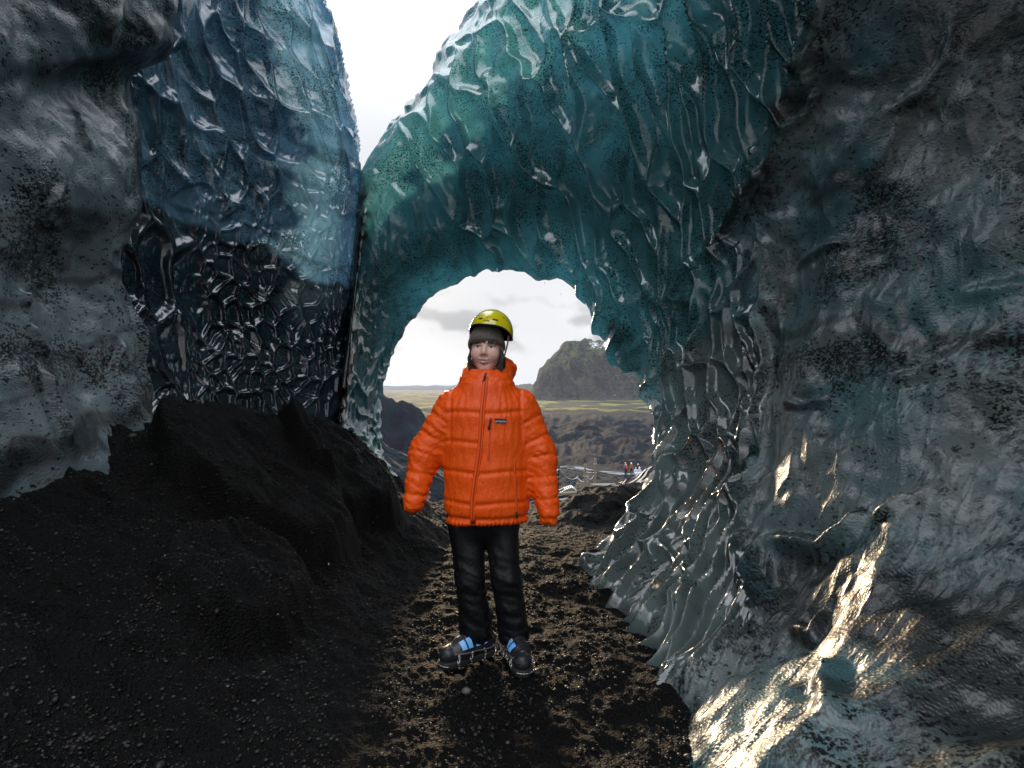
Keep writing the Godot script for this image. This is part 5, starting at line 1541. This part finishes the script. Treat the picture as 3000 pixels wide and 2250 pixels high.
func person_materials() -> void:
	var fabric := noise_picture(256, FastNoiseLite.TYPE_SIMPLEX_SMOOTH, 0.05, 61, 4)
	var o := mat("orange_nylon", lin(0.80, 0.088, 0.004), 0.42, 0.40)
	o.heightmap_enabled = true
	o.heightmap_texture = fabric
	o.heightmap_scale = 0.11
	triplanar(o, 5.0)
	o.uv1_world_triplanar = false
	mat("orange_zip", lin(0.62, 0.07, 0.005), 0.5)
	mat("seam_thread", lin(0.45, 0.035, 0.004), 0.7)
	var b := mat("black_shell", lin(0.004, 0.004, 0.0048), 0.45, 0.45)
	b.heightmap_enabled = true
	b.heightmap_texture = fabric
	b.heightmap_scale = 0.05
	triplanar(b, 5.0)
	b.uv1_world_triplanar = false
	var s := mat("skin", Color.WHITE, 0.48, 0.45)
	s.vertex_color_use_as_albedo = true
	s.subsurf_scatter_enabled = true
	s.subsurf_scatter_strength = 0.25
	mat("eye_white", lin(0.40, 0.38, 0.37), 0.15, 0.6)
	mat("iris", lin(0.035, 0.030, 0.024), 0.08, 0.6)
	mat("hair", lin(0.030, 0.019, 0.012), 0.5, 0.45)
	var k := mat("knit_wool", lin(0.62, 0.53, 0.43), 0.9, 0.3)
	k.albedo_texture = noise_picture(256, FastNoiseLite.TYPE_SIMPLEX, 0.15, 71, 2)
	k.heightmap_enabled = true
	k.heightmap_texture = k.albedo_texture
	k.heightmap_scale = 0.4
	triplanar(k, 7.0)
	k.uv1_world_triplanar = false
	var h := mat("helmet_shell", lin(0.62, 0.54, 0.006), 0.22, 0.5)
	h.clearcoat_enabled = true
	h.clearcoat = 0.8
	h.clearcoat_roughness = 0.04
	mat("black_plastic", lin(0.012, 0.012, 0.013), 0.45)
	mat("web_strap", lin(0.16, 0.14, 0.10), 0.8)
	mat("print_black", lin(0.02, 0.018, 0.010), 0.6)
	mat("print_orange", lin(0.70, 0.20, 0.02), 0.6)
	mat("label_navy", lin(0.012, 0.018, 0.045), 0.6)
	mat("label_text", lin(0.55, 0.58, 0.62), 0.6)
	mat("boot_leather", lin(0.012, 0.014, 0.018), 0.42)
	mat("rubber", lin(0.010, 0.010, 0.010), 0.7)
	mat("rubber_grey", lin(0.10, 0.085, 0.07), 0.45)
	mat("reflective", lin(0.16, 0.44, 0.85), 0.35)
	mat("steel", lin(0.55, 0.54, 0.52), 0.28, 0.5, 1.0)

func build_person() -> void:
	w_a = noise(FastNoiseLite.TYPE_SIMPLEX_SMOOTH, 1.0, 401, 2)
	w_b = noise(FastNoiseLite.TYPE_SIMPLEX_SMOOTH, 1.0, 402, 3)
	person_materials()
	var me := base("person", Vector3(-0.13, 0.0, -2.9))
	me.position.y = cave_height(-0.13, -2.9) + 0.012
	tag(me, "visitor in orange quilted jacket and yellow helmet standing in the ice arch", "person")
	# --- the body: one skin from head to ankles
	var head_turn := Transform3D(Basis.from_euler(Vector3(0.03, deg_to_rad(-5.0), deg_to_rad(-2.0))), HEAD)
	var body := soft(body_d, Vector3(-0.46, 0.02, -0.18), Vector3(0.46, 1.46, 0.18), 0.014, null, func(p, n): return Color(0.70, 0.455, 0.37), 1.8)
	var head := soft(head_d, Vector3(-0.10, -0.14, -0.13), Vector3(0.10, 0.16, 0.125), 0.0034, null, head_tint, 3.6)
	var hand := soft(hand_d, Vector3(-0.075, -0.19, -0.05), Vector3(0.06, 0.05, 0.07), 0.0045, null, func(p, n): return Color(0.62, 0.37, 0.30), 1.8)
	var hl := placed(hand, Transform3D(Basis.from_euler(Vector3(-0.28, 1.2, 0.10)).scaled(Vector3.ONE * 0.9), CU_L + Vector3(-0.002, 0.140, -0.046)))
	var hand_r := soft(func(p): return hand_d(Vector3(-p.x, p.y, p.z)), Vector3(-0.06, -0.19, -0.05), Vector3(0.075, 0.05, 0.07), 0.0045, null, func(p, n): return Color(0.62, 0.37, 0.30), 1.8)
	var hr := placed(hand_r, Transform3D(Basis.from_euler(Vector3(-0.28, -1.2, 0.0)).scaled(Vector3.ONE * 0.9), CU_R + Vector3(0.004, 0.165, -0.052)))
	put("body", joined([body, placed(head, head_turn), hl, hr]), mats.skin, me)
	# --- eyes
	for s in [-1.0, 1.0]:
		var ball := SphereMesh.new()
		ball.radius = 0.0125
		ball.height = 0.025
		ball.radial_segments = 24
		ball.rings = 12
		var eye := put("eye", ball, mats.eye_white, me)
		eye.transform = head_turn * Transform3D(Basis(), Vector3(s * 0.0318, -0.001, 0.0595))
		var ir := SphereMesh.new()
		ir.radius = 0.0080
		ir.height = 0.0160
		ir.radial_segments = 16
		ir.rings = 8
		var i := put("iris", ir, mats.iris, eye)
		i.position = Vector3(-s * 0.0006, 0.0005, 0.0062)
	# --- trousers, boots
	put("trousers", soft(trousers_d, Vector3(-0.26, 0.04, -0.17), Vector3(0.28, 0.92, 0.17), 0.009, trousers_push, null, 1.8), mats.black_shell, me)
	make_boot(me, Vector3(-0.062, 0.0, 0.02), deg_to_rad(-52.0), 1.0)
	make_boot(me, Vector3(0.150, -0.004, 0.03), deg_to_rad(14.0), -1.0)
	# --- jacket
	var jacket := put("jacket", soft(jacket_d, Vector3(-0.46, 0.60, -0.24), Vector3(0.42, 1.52, 0.22), 0.0075, jacket_push, null, 2.6), mats.orange_nylon, me)
	var pts := []
	var rad := []
	var y := 0.664
	while y < 1.375:
		var x := zip_x(y)
		pts.append(Vector3(x, y, front_z(jacket_d, x, y) - 0.001))
		rad.append(0.0125)
		y += 0.02
	put("zip_placket", tube(pts, rad, 8, 0.42, Vector3.BACK), mats.orange_nylon, jacket)
	var teeth := []
	var tr := []
	for p: Vector3 in pts:
		teeth.append(p + Vector3(0, 0, 0.0052))
		tr.append(0.0032)
	put("zipper", tube(teeth, tr, 5, 0.6, Vector3.BACK), mats.seam_thread, jacket)
	for s in [[1.385, 0.004], [0.652, -0.006]]:
		var px := zip_x(s[0])
		var z: float = pts[-1].z if s[0] > 1.0 else pts[0].z
		put("zip_pull", tube([Vector3(px, s[0], z + 0.010), Vector3(px - 0.003, s[0] - 0.012, z + 0.014), Vector3(px - 0.008, s[0] - 0.030, z + 0.013), Vector3(px - 0.012, s[0] - 0.045, z + 0.010)], [0.004, 0.005, 0.004, 0.0075], 7, 0.7, Vector3.BACK), mats.black_plastic if s[0] > 1.0 else mats.steel, jacket)
	# chest pocket with its zip, and the woven label
	var pk := []
	var pr := []
	for k in 12:
		var yy := 1.175 - 0.2 * k / 11.0
		var xx := 0.032 - 0.012 * k / 11.0
		pk.append(Vector3(xx, yy, front_z(jacket_d, xx, yy) + 0.001))
		pr.append(0.0045)
	put("pocket_zip", tube(pk, pr, 6, 0.7, Vector3.BACK), mats.orange_zip, jacket)
	var z0: float = pk[0].z
	put("zip_pull", tube([Vector3(0.032, 1.172, z0 + 0.006), Vector3(0.030, 1.157, z0 + 0.009), Vector3(0.027, 1.145, z0 + 0.009), Vector3(0.024, 1.128, z0 + 0.008), Vector3(0.023, 1.120, z0 + 0.007)], [0.003, 0.005, 0.003, 0.0075, 0.004], 7, 0.6, Vector3.BACK), mats.black_plastic, jacket)
	var lz := front_z(jacket_d, 0.077, 1.160) + 0.004
	var lab := put("label_patch", box(Vector3(0.054, 0.019, 0.004), 0.001), mats.label_navy, jacket)
	lab.position = Vector3(0.077, 1.160, lz)
	lab.rotation = Vector3(0.0, 0.20, deg_to_rad(-3.0))
	var word := put("lettering", letters("patagonia", 0.0105, 0.0006), mats.label_text, jacket)
	word.transform = lab.transform * Transform3D(Basis(), Vector3(0, -0.0015, 0.0024))
	# side pocket zip low on the right, with its pull
	var sk := []
	var sr := []
	for k in 14:
		var yy := 0.98 - 0.26 * k / 13.0
		var xx := 0.140 + 0.012 * k / 13.0
		sk.append(Vector3(xx, yy, front_z(jacket_d, xx, yy) + 0.000))
		sr.append(0.0055)
	put("pocket_zip", tube(sk, sr, 6, 0.7, Vector3.BACK), mats.orange_zip, jacket)
	put("zip_pull", tube([sk[13] + Vector3(0, 0.012, 0.008), sk[13] + Vector3(0.001, -0.002, 0.011), sk[13] + Vector3(0.001, -0.018, 0.009)], [0.004, 0.006, 0.005], 7, 0.6, Vector3.BACK), mats.black_plastic, jacket)
	build_headwear(me, head_turn)

func letters(text: String, height: float, depth: float) -> TextMesh:
	var t := TextMesh.new()
	var f := SystemFont.new()
	f.font_names = PackedStringArray(["Droid Sans"])
	f.font_weight = 700
	t.font = f
	t.text = text
	t.font_size = 64
	t.pixel_size = height / 64.0
	t.depth = depth
	t.curve_step = 4.0
	return t

func build_headwear(me: Node3D, ht: Transform3D) -> void:
	# knitted hat, ribbed, its brim turned down over the ears
	var rim := func(ph: float) -> float: return 0.030 - 0.050 * (1.0 - ss(-0.2, 0.95, cos(ph))) 
	var hat := put("knitted_hat", dome(0.0865, 0.122, 0.100, Vector3(0, 0.012, -0.014), rim, 26, 220, func(ph, t): return 0.0016 * sin(ph * 62.0) + 0.005 * groove(t - 0.10, 0.10) - 0.004 * groove(t, 0.02)), mats.knit_wool, me)
	hat.transform = ht
	# hair: fringe under the hat and locks down to the collar
	var list := []
	var r := RandomNumberGenerator.new()
	r.seed = 91
	for k in 110:
		var x := r.randf_range(-0.058, 0.060)
		if absf(x - 0.008) < 0.016 * r.randf():
			continue
		var zz := 0.088 - 9.5 * x * x
		var len_ := r.randf_range(0.004, 0.018) + 0.26 * absf(x) * r.randf_range(0.4, 0.9)
		var sw := r.randf_range(-0.010, 0.008) + x * 0.12
		list.append(tube([Vector3(x, 0.040, zz - 0.010), Vector3(x + sw * 0.4, 0.030 - 0.3 * len_, zz), Vector3(x + sw, 0.030 - len_, zz - 0.002)], [0.0022, 0.0019, 0.0005], 4))
	for k in 330:
		var s := -1.0 if k % 3 == 0 else 1.0
		var back := r.randf_range(-0.055, 0.030)
		var x0 := s * (0.080 - 9.0 * maxf(back, 0.0) * back)
		var top := Vector3(x0 * 0.97, -0.005 - 0.2 * absf(back - 0.03) , back)
		var low := r.randf_range(-0.175, -0.115) if s > 0 else r.randf_range(-0.135, -0.095)
		var spread_ := r.randf_range(-0.004, 0.022) if s > 0 else r.randf_range(-0.004, 0.006)
		var fwd := r.randf_range(0.0, 0.045)
		var wob := r.randf_range(-0.008, 0.008)
		list.append(tube([top, Vector3(x0 + s * (0.004 + spread_ * 0.3), -0.055, back + fwd * 0.4 + wob), Vector3(x0 - s * 0.004 + s * spread_ * 0.8, -0.095, back + fwd * 0.8), Vector3(x0 - s * 0.010 + s * spread_, low * 0.9, back + fwd + wob), Vector3(x0 - s * 0.018 + s * spread_ * 0.7 - wob, low, back + fwd * 1.1)], [0.0022, 0.0026, 0.0026, 0.0022, 0.0006], 4))
	var hair := put("hair", joined(list), mats.hair, me)
	hair.transform = ht
	# helmet: glossy shell with a high front, dark lining and rim, vents, badge and straps
	var tilt := ht * Transform3D(Basis.from_euler(Vector3(-0.02, deg_to_rad(-7.0), deg_to_rad(-4.0))), Vector3(0.012, 0.004, -0.004))
	var edge := func(ph: float) -> float: return 0.100 - 0.055 * (1.0 - ss(-0.3, 1.0, cos(ph)))
	var c := Vector3(0.004, 0.066, -0.012)
	var ridge := func(ph: float, t: float) -> float: return 0.0035 * groove(fposmod(ph + PI, TAU) - PI - 1.15, 0.22) * (1.0 - t) + 0.0035 * groove(fposmod(ph + PI, TAU) - PI + 1.15, 0.22) * (1.0 - t)
	var helmet := put("helmet", dome(0.106, 0.118, 0.126, c, edge, 30, 96, ridge), mats.helmet_shell, me)
	helmet.transform = tilt
	put("lining", dome(0.1015, 0.113, 0.121, c, func(ph): return edge.call(ph) - 0.004, 14, 64), mats.black_plastic, helmet)
	var pts := []
	var rr := []
	for k in 65:
		var ph := TAU * k / 64.0
		var e: float = edge.call(ph)
		var a := asin((e - c.y) / 0.118)
		pts.append(c + Vector3(sin(ph) * cos(a) * 0.1055, e - c.y - 0.001, cos(ph) * cos(a) * 0.1255))
		rr.append(0.0042)
	put("rim_band", tube(pts, rr, 6, 1.0, Vector3.UP, false), mats.black_plastic, helmet)
	var on := func(ph: float, h: float, out: float) -> Transform3D:
		var a := asin((h - c.y) / 0.118)
		var p := Vector3(sin(ph) * cos(a) * 0.106, sin(a) * 0.118, cos(ph) * cos(a) * 0.126)
		var n := Vector3(p.x / (0.106 * 0.106), p.y / (0.118 * 0.118), p.z / (0.126 * 0.126)).normalized()
		var x := Vector3.UP.cross(n).normalized()
		return Transform3D(Basis(x, n.cross(x), n), c + p + n * out)
	for v in [[-0.40, 0.126, 0.024, 0.011, 0.10], [0.42, 0.126, 0.028, 0.011, -0.10], [1.02, 0.137, 0.032, 0.008, -0.75], [1.12, 0.108, 0.020, 0.018, -0.3], [-1.12, 0.108, 0.020, 0.018, 0.3], [-1.02, 0.137, 0.032, 0.008, 0.75]]:
		var vent := put("vent", box(Vector3(v[2], v[3], 0.007), 0.0028), mats.black_plastic, helmet)
		vent.transform = on.call(v[0], v[1], -0.0016) * Transform3D(Basis(Vector3.BACK, v[4]), Vector3.ZERO)
	var badge := put("lettering", letters("TOPA", 0.0125, 0.0012), mats.print_black, helmet)
	badge.transform = on.call(-0.03, 0.1165, 0.0004)
	var star := []
	for k in 8:
		var a := TAU * k / 8.0
		star.append(tube([Vector3(cos(a) * 0.0022, sin(a) * 0.0022, 0), Vector3(cos(a + 0.5) * 0.0062, sin(a + 0.5) * 0.0062, 0)], [0.0013, 0.0006], 4, 0.4, Vector3.BACK))
	var st := put("emblem", joined(star), mats.print_orange, helmet)
	st.transform = on.call(-0.03, 0.1345, 0.0006)
	for s in [-1.0, 1.0]:
		var strap := [Vector3(s * 0.099, 0.062, 0.020), Vector3(s * 0.096, 0.02, 0.018), Vector3(s * 0.086, -0.04, 0.014), Vector3(s * 0.066, -0.090, 0.018), Vector3(s * 0.03, -0.118, 0.03)]
		put("chin_strap", tube(strap, [0.007, 0.007, 0.007, 0.007, 0.006], 6, 0.22, Vector3(s, 0, 0.4)), mats.web_strap, helmet)

# ------------------------------------------------------------------ small things
func build_small_things() -> void:
	mat("grey_wood", lin(0.20, 0.165, 0.125), 0.85, 0.3)
	mat("pale_rope", lin(0.42, 0.42, 0.40), 0.9, 0.3)
	mat("galvanised", lin(0.34, 0.37, 0.40), 0.45, 0.5, 0.6)
	build_gravel()
	build_posts()
	build_group()
	build_wet_patches()
	build_drops()
	build_icicle()

func pebble(seed_: int) -> ArrayMesh:
	var r := RandomNumberGenerator.new()
	r.seed = seed_
	var s := SphereMesh.new()
	s.radius = 1.0
	s.height = 2.0
	s.radial_segments = 6
	s.rings = 3
	var a := s.get_mesh_arrays()
	var v: PackedVector3Array = a[Mesh.ARRAY_VERTEX]
	var n := FastNoiseLite.new()
	n.seed = seed_
	n.frequency = 0.9
	for k in v.size():
		v[k] *= 1.0 + 0.45 * n.get_noise_3dv(v[k])
		v[k].y *= 0.72
	a[Mesh.ARRAY_VERTEX] = v
	a[Mesh.ARRAY_NORMAL] = smooth_normals(v, a[Mesh.ARRAY_INDEX])
	var m := ArrayMesh.new()
	m.add_surface_from_arrays(Mesh.PRIMITIVE_TRIANGLES, a)
	return m

func build_gravel() -> void:
	var g := mat("gravel", Color.WHITE, 0.5, 0.4)
	g.vertex_color_use_as_albedo = true
	var mm := MultiMesh.new()
	mm.transform_format = MultiMesh.TRANSFORM_3D
	mm.use_colors = true
	mm.mesh = pebble(5)
	var spots := []
	var r := RandomNumberGenerator.new()
	r.seed = 501
	while spots.size() < 60000:
		var d := 1.1 + 7.2 * pow(r.randf(), 1.35)
		var x := r.randf_range(-0.92, 0.42) * d
		if x < -3.1:
			continue
		var clump := g_mid.get_noise_2d(x * 1.7 + 80.0, d * 1.7)
		if r.randf() > 0.45 + 0.9 * clump:
			continue
		spots.append(Vector2(x, -d))
	mm.instance_count = spots.size()
	for k in spots.size():
		var p: Vector2 = spots[k]
		var size := 0.0016 + 0.0080 * pow(r.randf(), 5.0)
		if r.randf() < 0.006:
			size *= 2.4
		var b := Basis.from_euler(Vector3(r.randf_range(-0.5, 0.5), r.randf() * TAU, r.randf_range(-0.5, 0.5))).scaled(Vector3(size * r.randf_range(0.8, 1.5), size, size))
		mm.set_instance_transform(k, Transform3D(b, Vector3(p.x, cave_height(p.x, p.y) + crumbs(p.x, p.y) + size * 0.25, p.y)))
		var t := 0.004 + 0.008 * r.randf()
		if r.randf() < 0.012:
			t = r.randf_range(0.03, 0.10)
		mm.set_instance_color(k, Color(t * 1.08, t, t * 0.93))
	var o := MultiMeshInstance3D.new()
	o.name = "gravel"
	o.multimesh = mm
	o.material_override = g
	add_child(o)
	tag(o, "small dark stones strewn over the black sand", "gravel", "", "stuff")

func ground_at(x: float, z: float) -> Vector3:
	return Vector3(x, out_height(x, z), z)

func post(x: float, z: float, tall: float, lean: Vector2, radius: float, label: String, dark := false) -> Vector3:
	var foot := ground_at(x, z)
	var o := base("fence_post", foot)
	var top := Vector3(lean.x, tall, lean.y)
	var pts := []
	var rad := []
	for k in 7:
		var t := k / 6.0
		pts.append(Vector3(0, -0.25, 0).lerp(top, t) + Vector3(0.006 * sin(t * 7.0 + x), 0, 0.005 * cos(t * 5.0)))
		rad.append(radius * (1.0 - 0.12 * t))
	pts.append(top + Vector3(0, 0.012, 0))
	rad.append(radius * 0.55)
	put("pole", tube(pts, rad, 9, 1.0, Vector3.BACK), mats.black_plastic if dark else mats.grey_wood, o)
	for f in [0.62, 0.86]:
		var ring := []
		var rr := []
		for k in 13:
			var a := TAU * k / 12.0
			ring.append(top * f + Vector3(cos(a), 0.1 * sin(a * 2.0), sin(a)) * radius * 1.12)
			rr.append(0.010)
		put("rope_lashing", tube(ring, rr, 5, 1.0, Vector3.UP, false), mats.pale_rope, o)
	tag(o, label, "post", "rope fence posts along the path outside")
	return foot + top

func rope(a: Vector3, b: Vector3, sag: float, label: String) -> void:
	var pts := []
	var rad := []
	for k in 15:
		var t := k / 14.0
		pts.append(a.lerp(b, t) - Vector3(0, sag * 4.0 * t * (1.0 - t), 0))
		rad.append(0.016)
	var o := put("rope", tube(pts, rad, 6), mats.pale_rope)
	tag(o, label, "rope", "ropes of the path fence")

func build_posts() -> void:
	var a := post(3.01, -24.5, 1.28, Vector2(0.02, 0.0), 0.055, "shorter of the two wooden posts standing side by side by the path")
	var b := post(3.42, -24.6, 1.52, Vector2(0.05, 0.0), 0.060, "tallest wooden post of the rope fence outside the arch")
	var c := post(3.35, -31.0, 1.05, Vector2(0.10, 0.0), 0.045, "small far wooden post leaning behind the metal footbridge")
	var d := post(3.62, -29.2, 1.15, Vector2(0.16, 0.0), 0.045, "thin leaning post just left of the two paired posts")
	var e := post(2.02, -26.0, 1.35, Vector2(0.03, 0.0), 0.045, "dark post beside the visitor's orange sleeve", true)
	var f := post(1.05, -22.5, 1.25, Vector2(0.0, 0.0), 0.05, "rope fence post hidden behind the visitor's sleeve")
	rope(e - Vector3(0, 0.10, 0), c - Vector3(0, 0.05, 0), 0.30, "rope sagging from the dark post to the small far post")
	rope(f - Vector3(0, 0.10, 0), e - Vector3(0, 0.16, 0), 0.22, "upper rope between the visitor's sleeve and the dark post")
	rope(f - Vector3(0, 0.55, 0), e - Vector3(0, 0.70, 0), 0.20, "lower rope between the visitor's sleeve and the dark post")
	rope(c - Vector3(0, 0.10, 0), d - Vector3(0, 0.20, 0), 0.22, "short rope between the two far leaning posts")
	rope(a - Vector3(0, 0.35, 0), b - Vector3(0, 0.55, 0), 0.28, "rope hanging between the two paired posts")
	# metal footbridge: two bent rails and cross bars
	var mid := ground_at(2.75, -28.0)
	var br := base("footbridge", mid)
	var arc := func(t: float, s: float) -> Vector3: return Vector3(lerpf(-0.75, 0.65, t), 0.42 * sin(clampf(t * 1.25, 0.0, 1.0) * PI * 0.5) - 0.62 * ss(0.55, 1.0, t) + 0.08, s)
	for s in [-0.32, 0.32]:
		var pts := []
		var rad := []
		for k in 15:
			pts.append(arc.call(k / 14.0, s))
			rad.append(0.026)
		put("rail", tube(pts, rad, 6), mats.galvanised, br)
	for k in 11:
		var t := 0.36 + 0.62 * k / 10.0
		put("cross_bar", tube([arc.call(t, -0.33), arc.call(t, 0.33)], [0.020, 0.020], 6), mats.galvanised, br)
	tag(br, "grey metal ladder footbridge lying over the path outside", "footbridge")
	# timbers on the ground
	var p0 := ground_at(1.35, -23.2) + Vector3(0, 0.05, 0)
	var p1 := ground_at(3.25, -26.6) + Vector3(0, 0.20, 0)
	var o := put("timber", tube([p0, p0.lerp(p1, 0.5), p1], [0.05, 0.055, 0.045], 8), mats.grey_wood)
	tag(o, "long round timber lying along the path edge", "timber")
	p0 = ground_at(3.02, -24.2) + Vector3(0.05, 0.06, 0)
	p1 = ground_at(3.62, -24.3) + Vector3(0, 0.06, 0)
	o = put("timber", tube([p0, p1], [0.05, 0.05], 8), mats.grey_wood)
	tag(o, "short pale timber at the feet of the paired posts", "timber")

func figure_d(p: Vector3, bend: float) -> float:
	var hip := 0.90 - 0.42 * bend
	var d := cap(p, Vector3(0, hip, 0), Vector3(0, hip + 0.48, 0.04 * bend), 0.155, 0.17)
	d = smin(d, (p - Vector3(0, hip + 0.72, 0.04)).length() - 0.105, 0.05)
	for s in [-1.0, 1.0]:
		var knee := Vector3(s * 0.11, 0.47 - 0.02 * bend, 0.42 * bend)
		d = smin(d, cap(p, Vector3(s * 0.09, hip, 0), knee, 0.09, 0.075), 0.05)
		d = smin(d, cap(p, knee, Vector3(s * 0.12, 0.06, 0.05), 0.072, 0.06), 0.03)
		d = smin(d, cap(p, Vector3(s * 0.20, hip + 0.46, 0), Vector3(s * 0.27, hip + 0.16, 0.05), 0.062, 0.055), 0.04)
		d = smin(d, cap(p, Vector3(s * 0.27, hip + 0.16, 0.05), Vector3(s * 0.24, hip - 0.06, 0.16), 0.055, 0.042), 0.03)
	return d

func figure(x: float, z: float, turn: float, bend: float, top: Color, legs: Color, helmet: Color, pack: Variant, label: String) -> void:
	var o := base("person", ground_at(x, z))
	o.rotation.y = turn
	var hip := 0.90 - 0.42 * bend
	var field := func(p): return figure_d(p, bend)
	put("body", soft(field, Vector3(-0.4, -0.02, -0.25), Vector3(0.4, 1.85, 0.62), 0.045, null, func(p, n): return Color(0.5, 0.32, 0.25) if p.y > hip + 0.61 or (absf(p.x) > 0.16 and p.y < hip - 0.02 and p.z > 0.1 and p.y > hip - 0.14) else (top if p.y > hip - 0.06 else legs), 1.8), mats.cloth, o)
	var h := put("helmet", dome(0.128, 0.13, 0.145, Vector3(0, hip + 0.755, 0.03), func(ph): return hip + 0.735 + 0.015 * cos(ph), 8, 18), mat("helmet_paint", helmet, 0.3), o)
	if pack != null:
		var b := put("backpack", soft(func(p): return smax(ell(p, Vector3(0, hip + 0.28, -0.24), Vector3(0.19, 0.30, 0.15)), p.z + 0.13, 0.03), Vector3(-0.25, hip - 0.1, -0.45), Vector3(0.25, hip + 0.65, -0.05), 0.045), mat("backpack_cloth", pack, 0.7), o)
	tag(o, label, "person", "tour group far outside on the ash")

func build_group() -> void:
	var c := mat("cloth", Color.WHITE, 0.8, 0.3)
	c.vertex_color_use_as_albedo = true
	var dark := Color(0.02, 0.022, 0.03)
	figure(18.75, -97.0, PI, 0.0, Color(0.02, 0.025, 0.05), dark, lin(0.75, 0.20, 0.12), lin(0.62, 0.01, 0.02), "far visitor seen from behind with a big red backpack")
	figure(19.05, -99.5, 0.2, 0.0, Color(0.10, 0.20, 0.22), dark, lin(0.75, 0.32, 0.10), null, "far visitor with pale scarf and orange helmet behind the red backpack")
	figure(19.95, -99.0, 0.1, 0.0, Color(0.24, 0.15, 0.035), dark, lin(0.85, 0.88, 0.9), null, "far visitor in a mustard jacket and white helmet")
	figure(20.75, -97.5, 0.4, 0.15, Color(0.015, 0.03, 0.09), dark, lin(0.85, 0.30, 0.10), null, "far visitor in navy at the right end of the group")
	figure(19.55, -93.5, 0.0, 0.95, Color(0.60, 0.64, 0.72), Color(0.45, 0.5, 0.56), lin(0.85, 0.16, 0.05), null, "crouching far visitor in white with an orange helmet")
	figure(20.25, -94.0, -0.3, 0.95, Color(0.45, 0.55, 0.70), Color(0.45, 0.25, 0.45), lin(0.62, 0.70, 0.80), null, "crouching far visitor in pale blue beside the one in white")

func build_wet_patches() -> void:
	# bare streaks of glacier ice on the ash slope right of the path
	var pale := mat("bare_ice", lin(0.20, 0.205, 0.20), 0.5, 0.5)
	var r := RandomNumberGenerator.new()
	r.seed = 61
	var list := []
	for k in 34:
		var s := k / 33.0
		var x0 := lerpf(2.75, 4.4, s) + r.randf_range(-0.15, 0.15)
		var z0 := lerpf(-13.2, -16.2, r.randf()) - 0.8 * s
		var len_ := r.randf_range(0.5, 1.5)
		var pts := [Vector2(x0, z0), Vector2(x0 - 0.32 * len_ + r.randf_range(-0.05, 0.05), z0 + 0.55 * len_), Vector2(x0 - 0.75 * len_, z0 + len_)]
		var wd := r.randf_range(0.03, 0.11)
		list.append(ribbon(pts, func(t): return wd * sin(PI * clampf(t, 0.03, 0.97)) + 0.01, 0.035, 0.12))
	var o := put("ice_patch", joined(list), pale)
	tag(o, "bare streaks of pale glacier ice on the ash slope", "", "", "structure")
	var wet := mat("puddle_water", lin(0.02, 0.02, 0.022), 0.06, 0.6)
	var k := 0
	for p in [[1.25, -7.6, 0.26, 0.10], [0.80, -7.9, 0.20, 0.09]]:
		var st := PackedVector3Array()
		var idx := PackedInt32Array()
		var y := cave_height(p[0], p[1]) + 0.004
		st.append(Vector3(p[0], y, p[1]))
		for i in 22:
			var a := TAU * i / 22.0
			var q := 1.0 + 0.5 * g_mid.get_noise_2d(cos(a) * 1.5 + p[0] * 9.0, sin(a) * 1.5)
			st.append(Vector3(p[0] + cos(a) * p[2] * q, y - 0.004, p[1] + sin(a) * p[3] * q))
			idx.append_array([0, 1 + i, 1 + (i + 1) % 22])
		o = put("puddle", array_mesh(st, smooth_normals(st, idx), idx), wet)
		if (st[2] - st[0]).cross(st[1] - st[0]).y < 0.0:
			idx.reverse()
			o.mesh = array_mesh(st, smooth_normals(st, idx), idx)
		tag(o, "shallow meltwater puddles on the path", "", "", "structure")

func build_drops() -> void:
	var w := mat("water_drop", Color(0.9, 0.95, 1.0, 0.08), 0.02, 0.6)
	w.transparency = BaseMaterial3D.TRANSPARENCY_ALPHA
	w.refraction_enabled = true
	w.refraction_scale = 0.033
	var spots := [
		[Vector3(-1.40, 0.86, -4.5), "falling meltwater drop in front of the dark ash hump"],
		[Vector3(-1.02, 0.36, -3.3), "falling meltwater drop low above the left ash slope"],
		[Vector3(0.30, 0.72, -3.5), "falling meltwater drop right of the orange jacket"],
		[Vector3(0.30, 2.30, -5.4), "falling meltwater drop under the arch's crown"],
		[Vector3(0.44, 2.18, -5.3), "falling meltwater drop right of the arch's crown"],
		[Vector3(0.92, 1.45, -5.2), "falling meltwater drop before the mountain's summit"],
		[Vector3(0.90, 1.28, -5.2), "falling meltwater drop before the mountain's foot"],
	]
	for s in spots:
		var b := SphereMesh.new()
		b.radius = 0.0045
		b.height = 0.013
		b.radial_segments = 12
		b.rings = 8
		var o := put("water_drop", b, w)
		o.position = s[0]
		tag(o, s[1], "water drop", "meltwater drops falling from the ice")

func build_icicle() -> void:
	# the clear lobe hanging off the right shoulder of the arch
	var f := func(p: Vector3) -> float:
		var d := cap(p, Vector3(0.0, 0.12, 0.05), Vector3(0.10, -0.02, 0.0), 0.10, 0.085)
		d = smin(d, cap(p, Vector3(0.10, -0.02, 0.0), Vector3(0.205, -0.19, -0.01), 0.08, 0.045), 0.06)
		d = smin(d, cap(p, Vector3(0.205, -0.19, -0.01), Vector3(0.235, -0.245, -0.01), 0.04, 0.006), 0.03)
		return smin(d, cap(p, Vector3(0.15, 0.10, 0.05), Vector3(0.30, -0.08, 0.05), 0.12, 0.07), 0.08)
	var o := put("icicle", soft(f, Vector3(-0.16, -0.30, -0.16), Vector3(0.44, 0.28, 0.24), 0.012, func(p, n): return 0.012 * w_b.get_noise_3d(p.x * 9.0, p.y * 6.0, p.z * 9.0), func(p, n): return Color(0.40, 0.52, 0.52), 1.8), mats.clear_ice)
	o.position = Vector3(1.03, 1.82, -5.72)
	tag(o, "clear rounded icicle hanging from the arch in front of the mountain", "icicle")
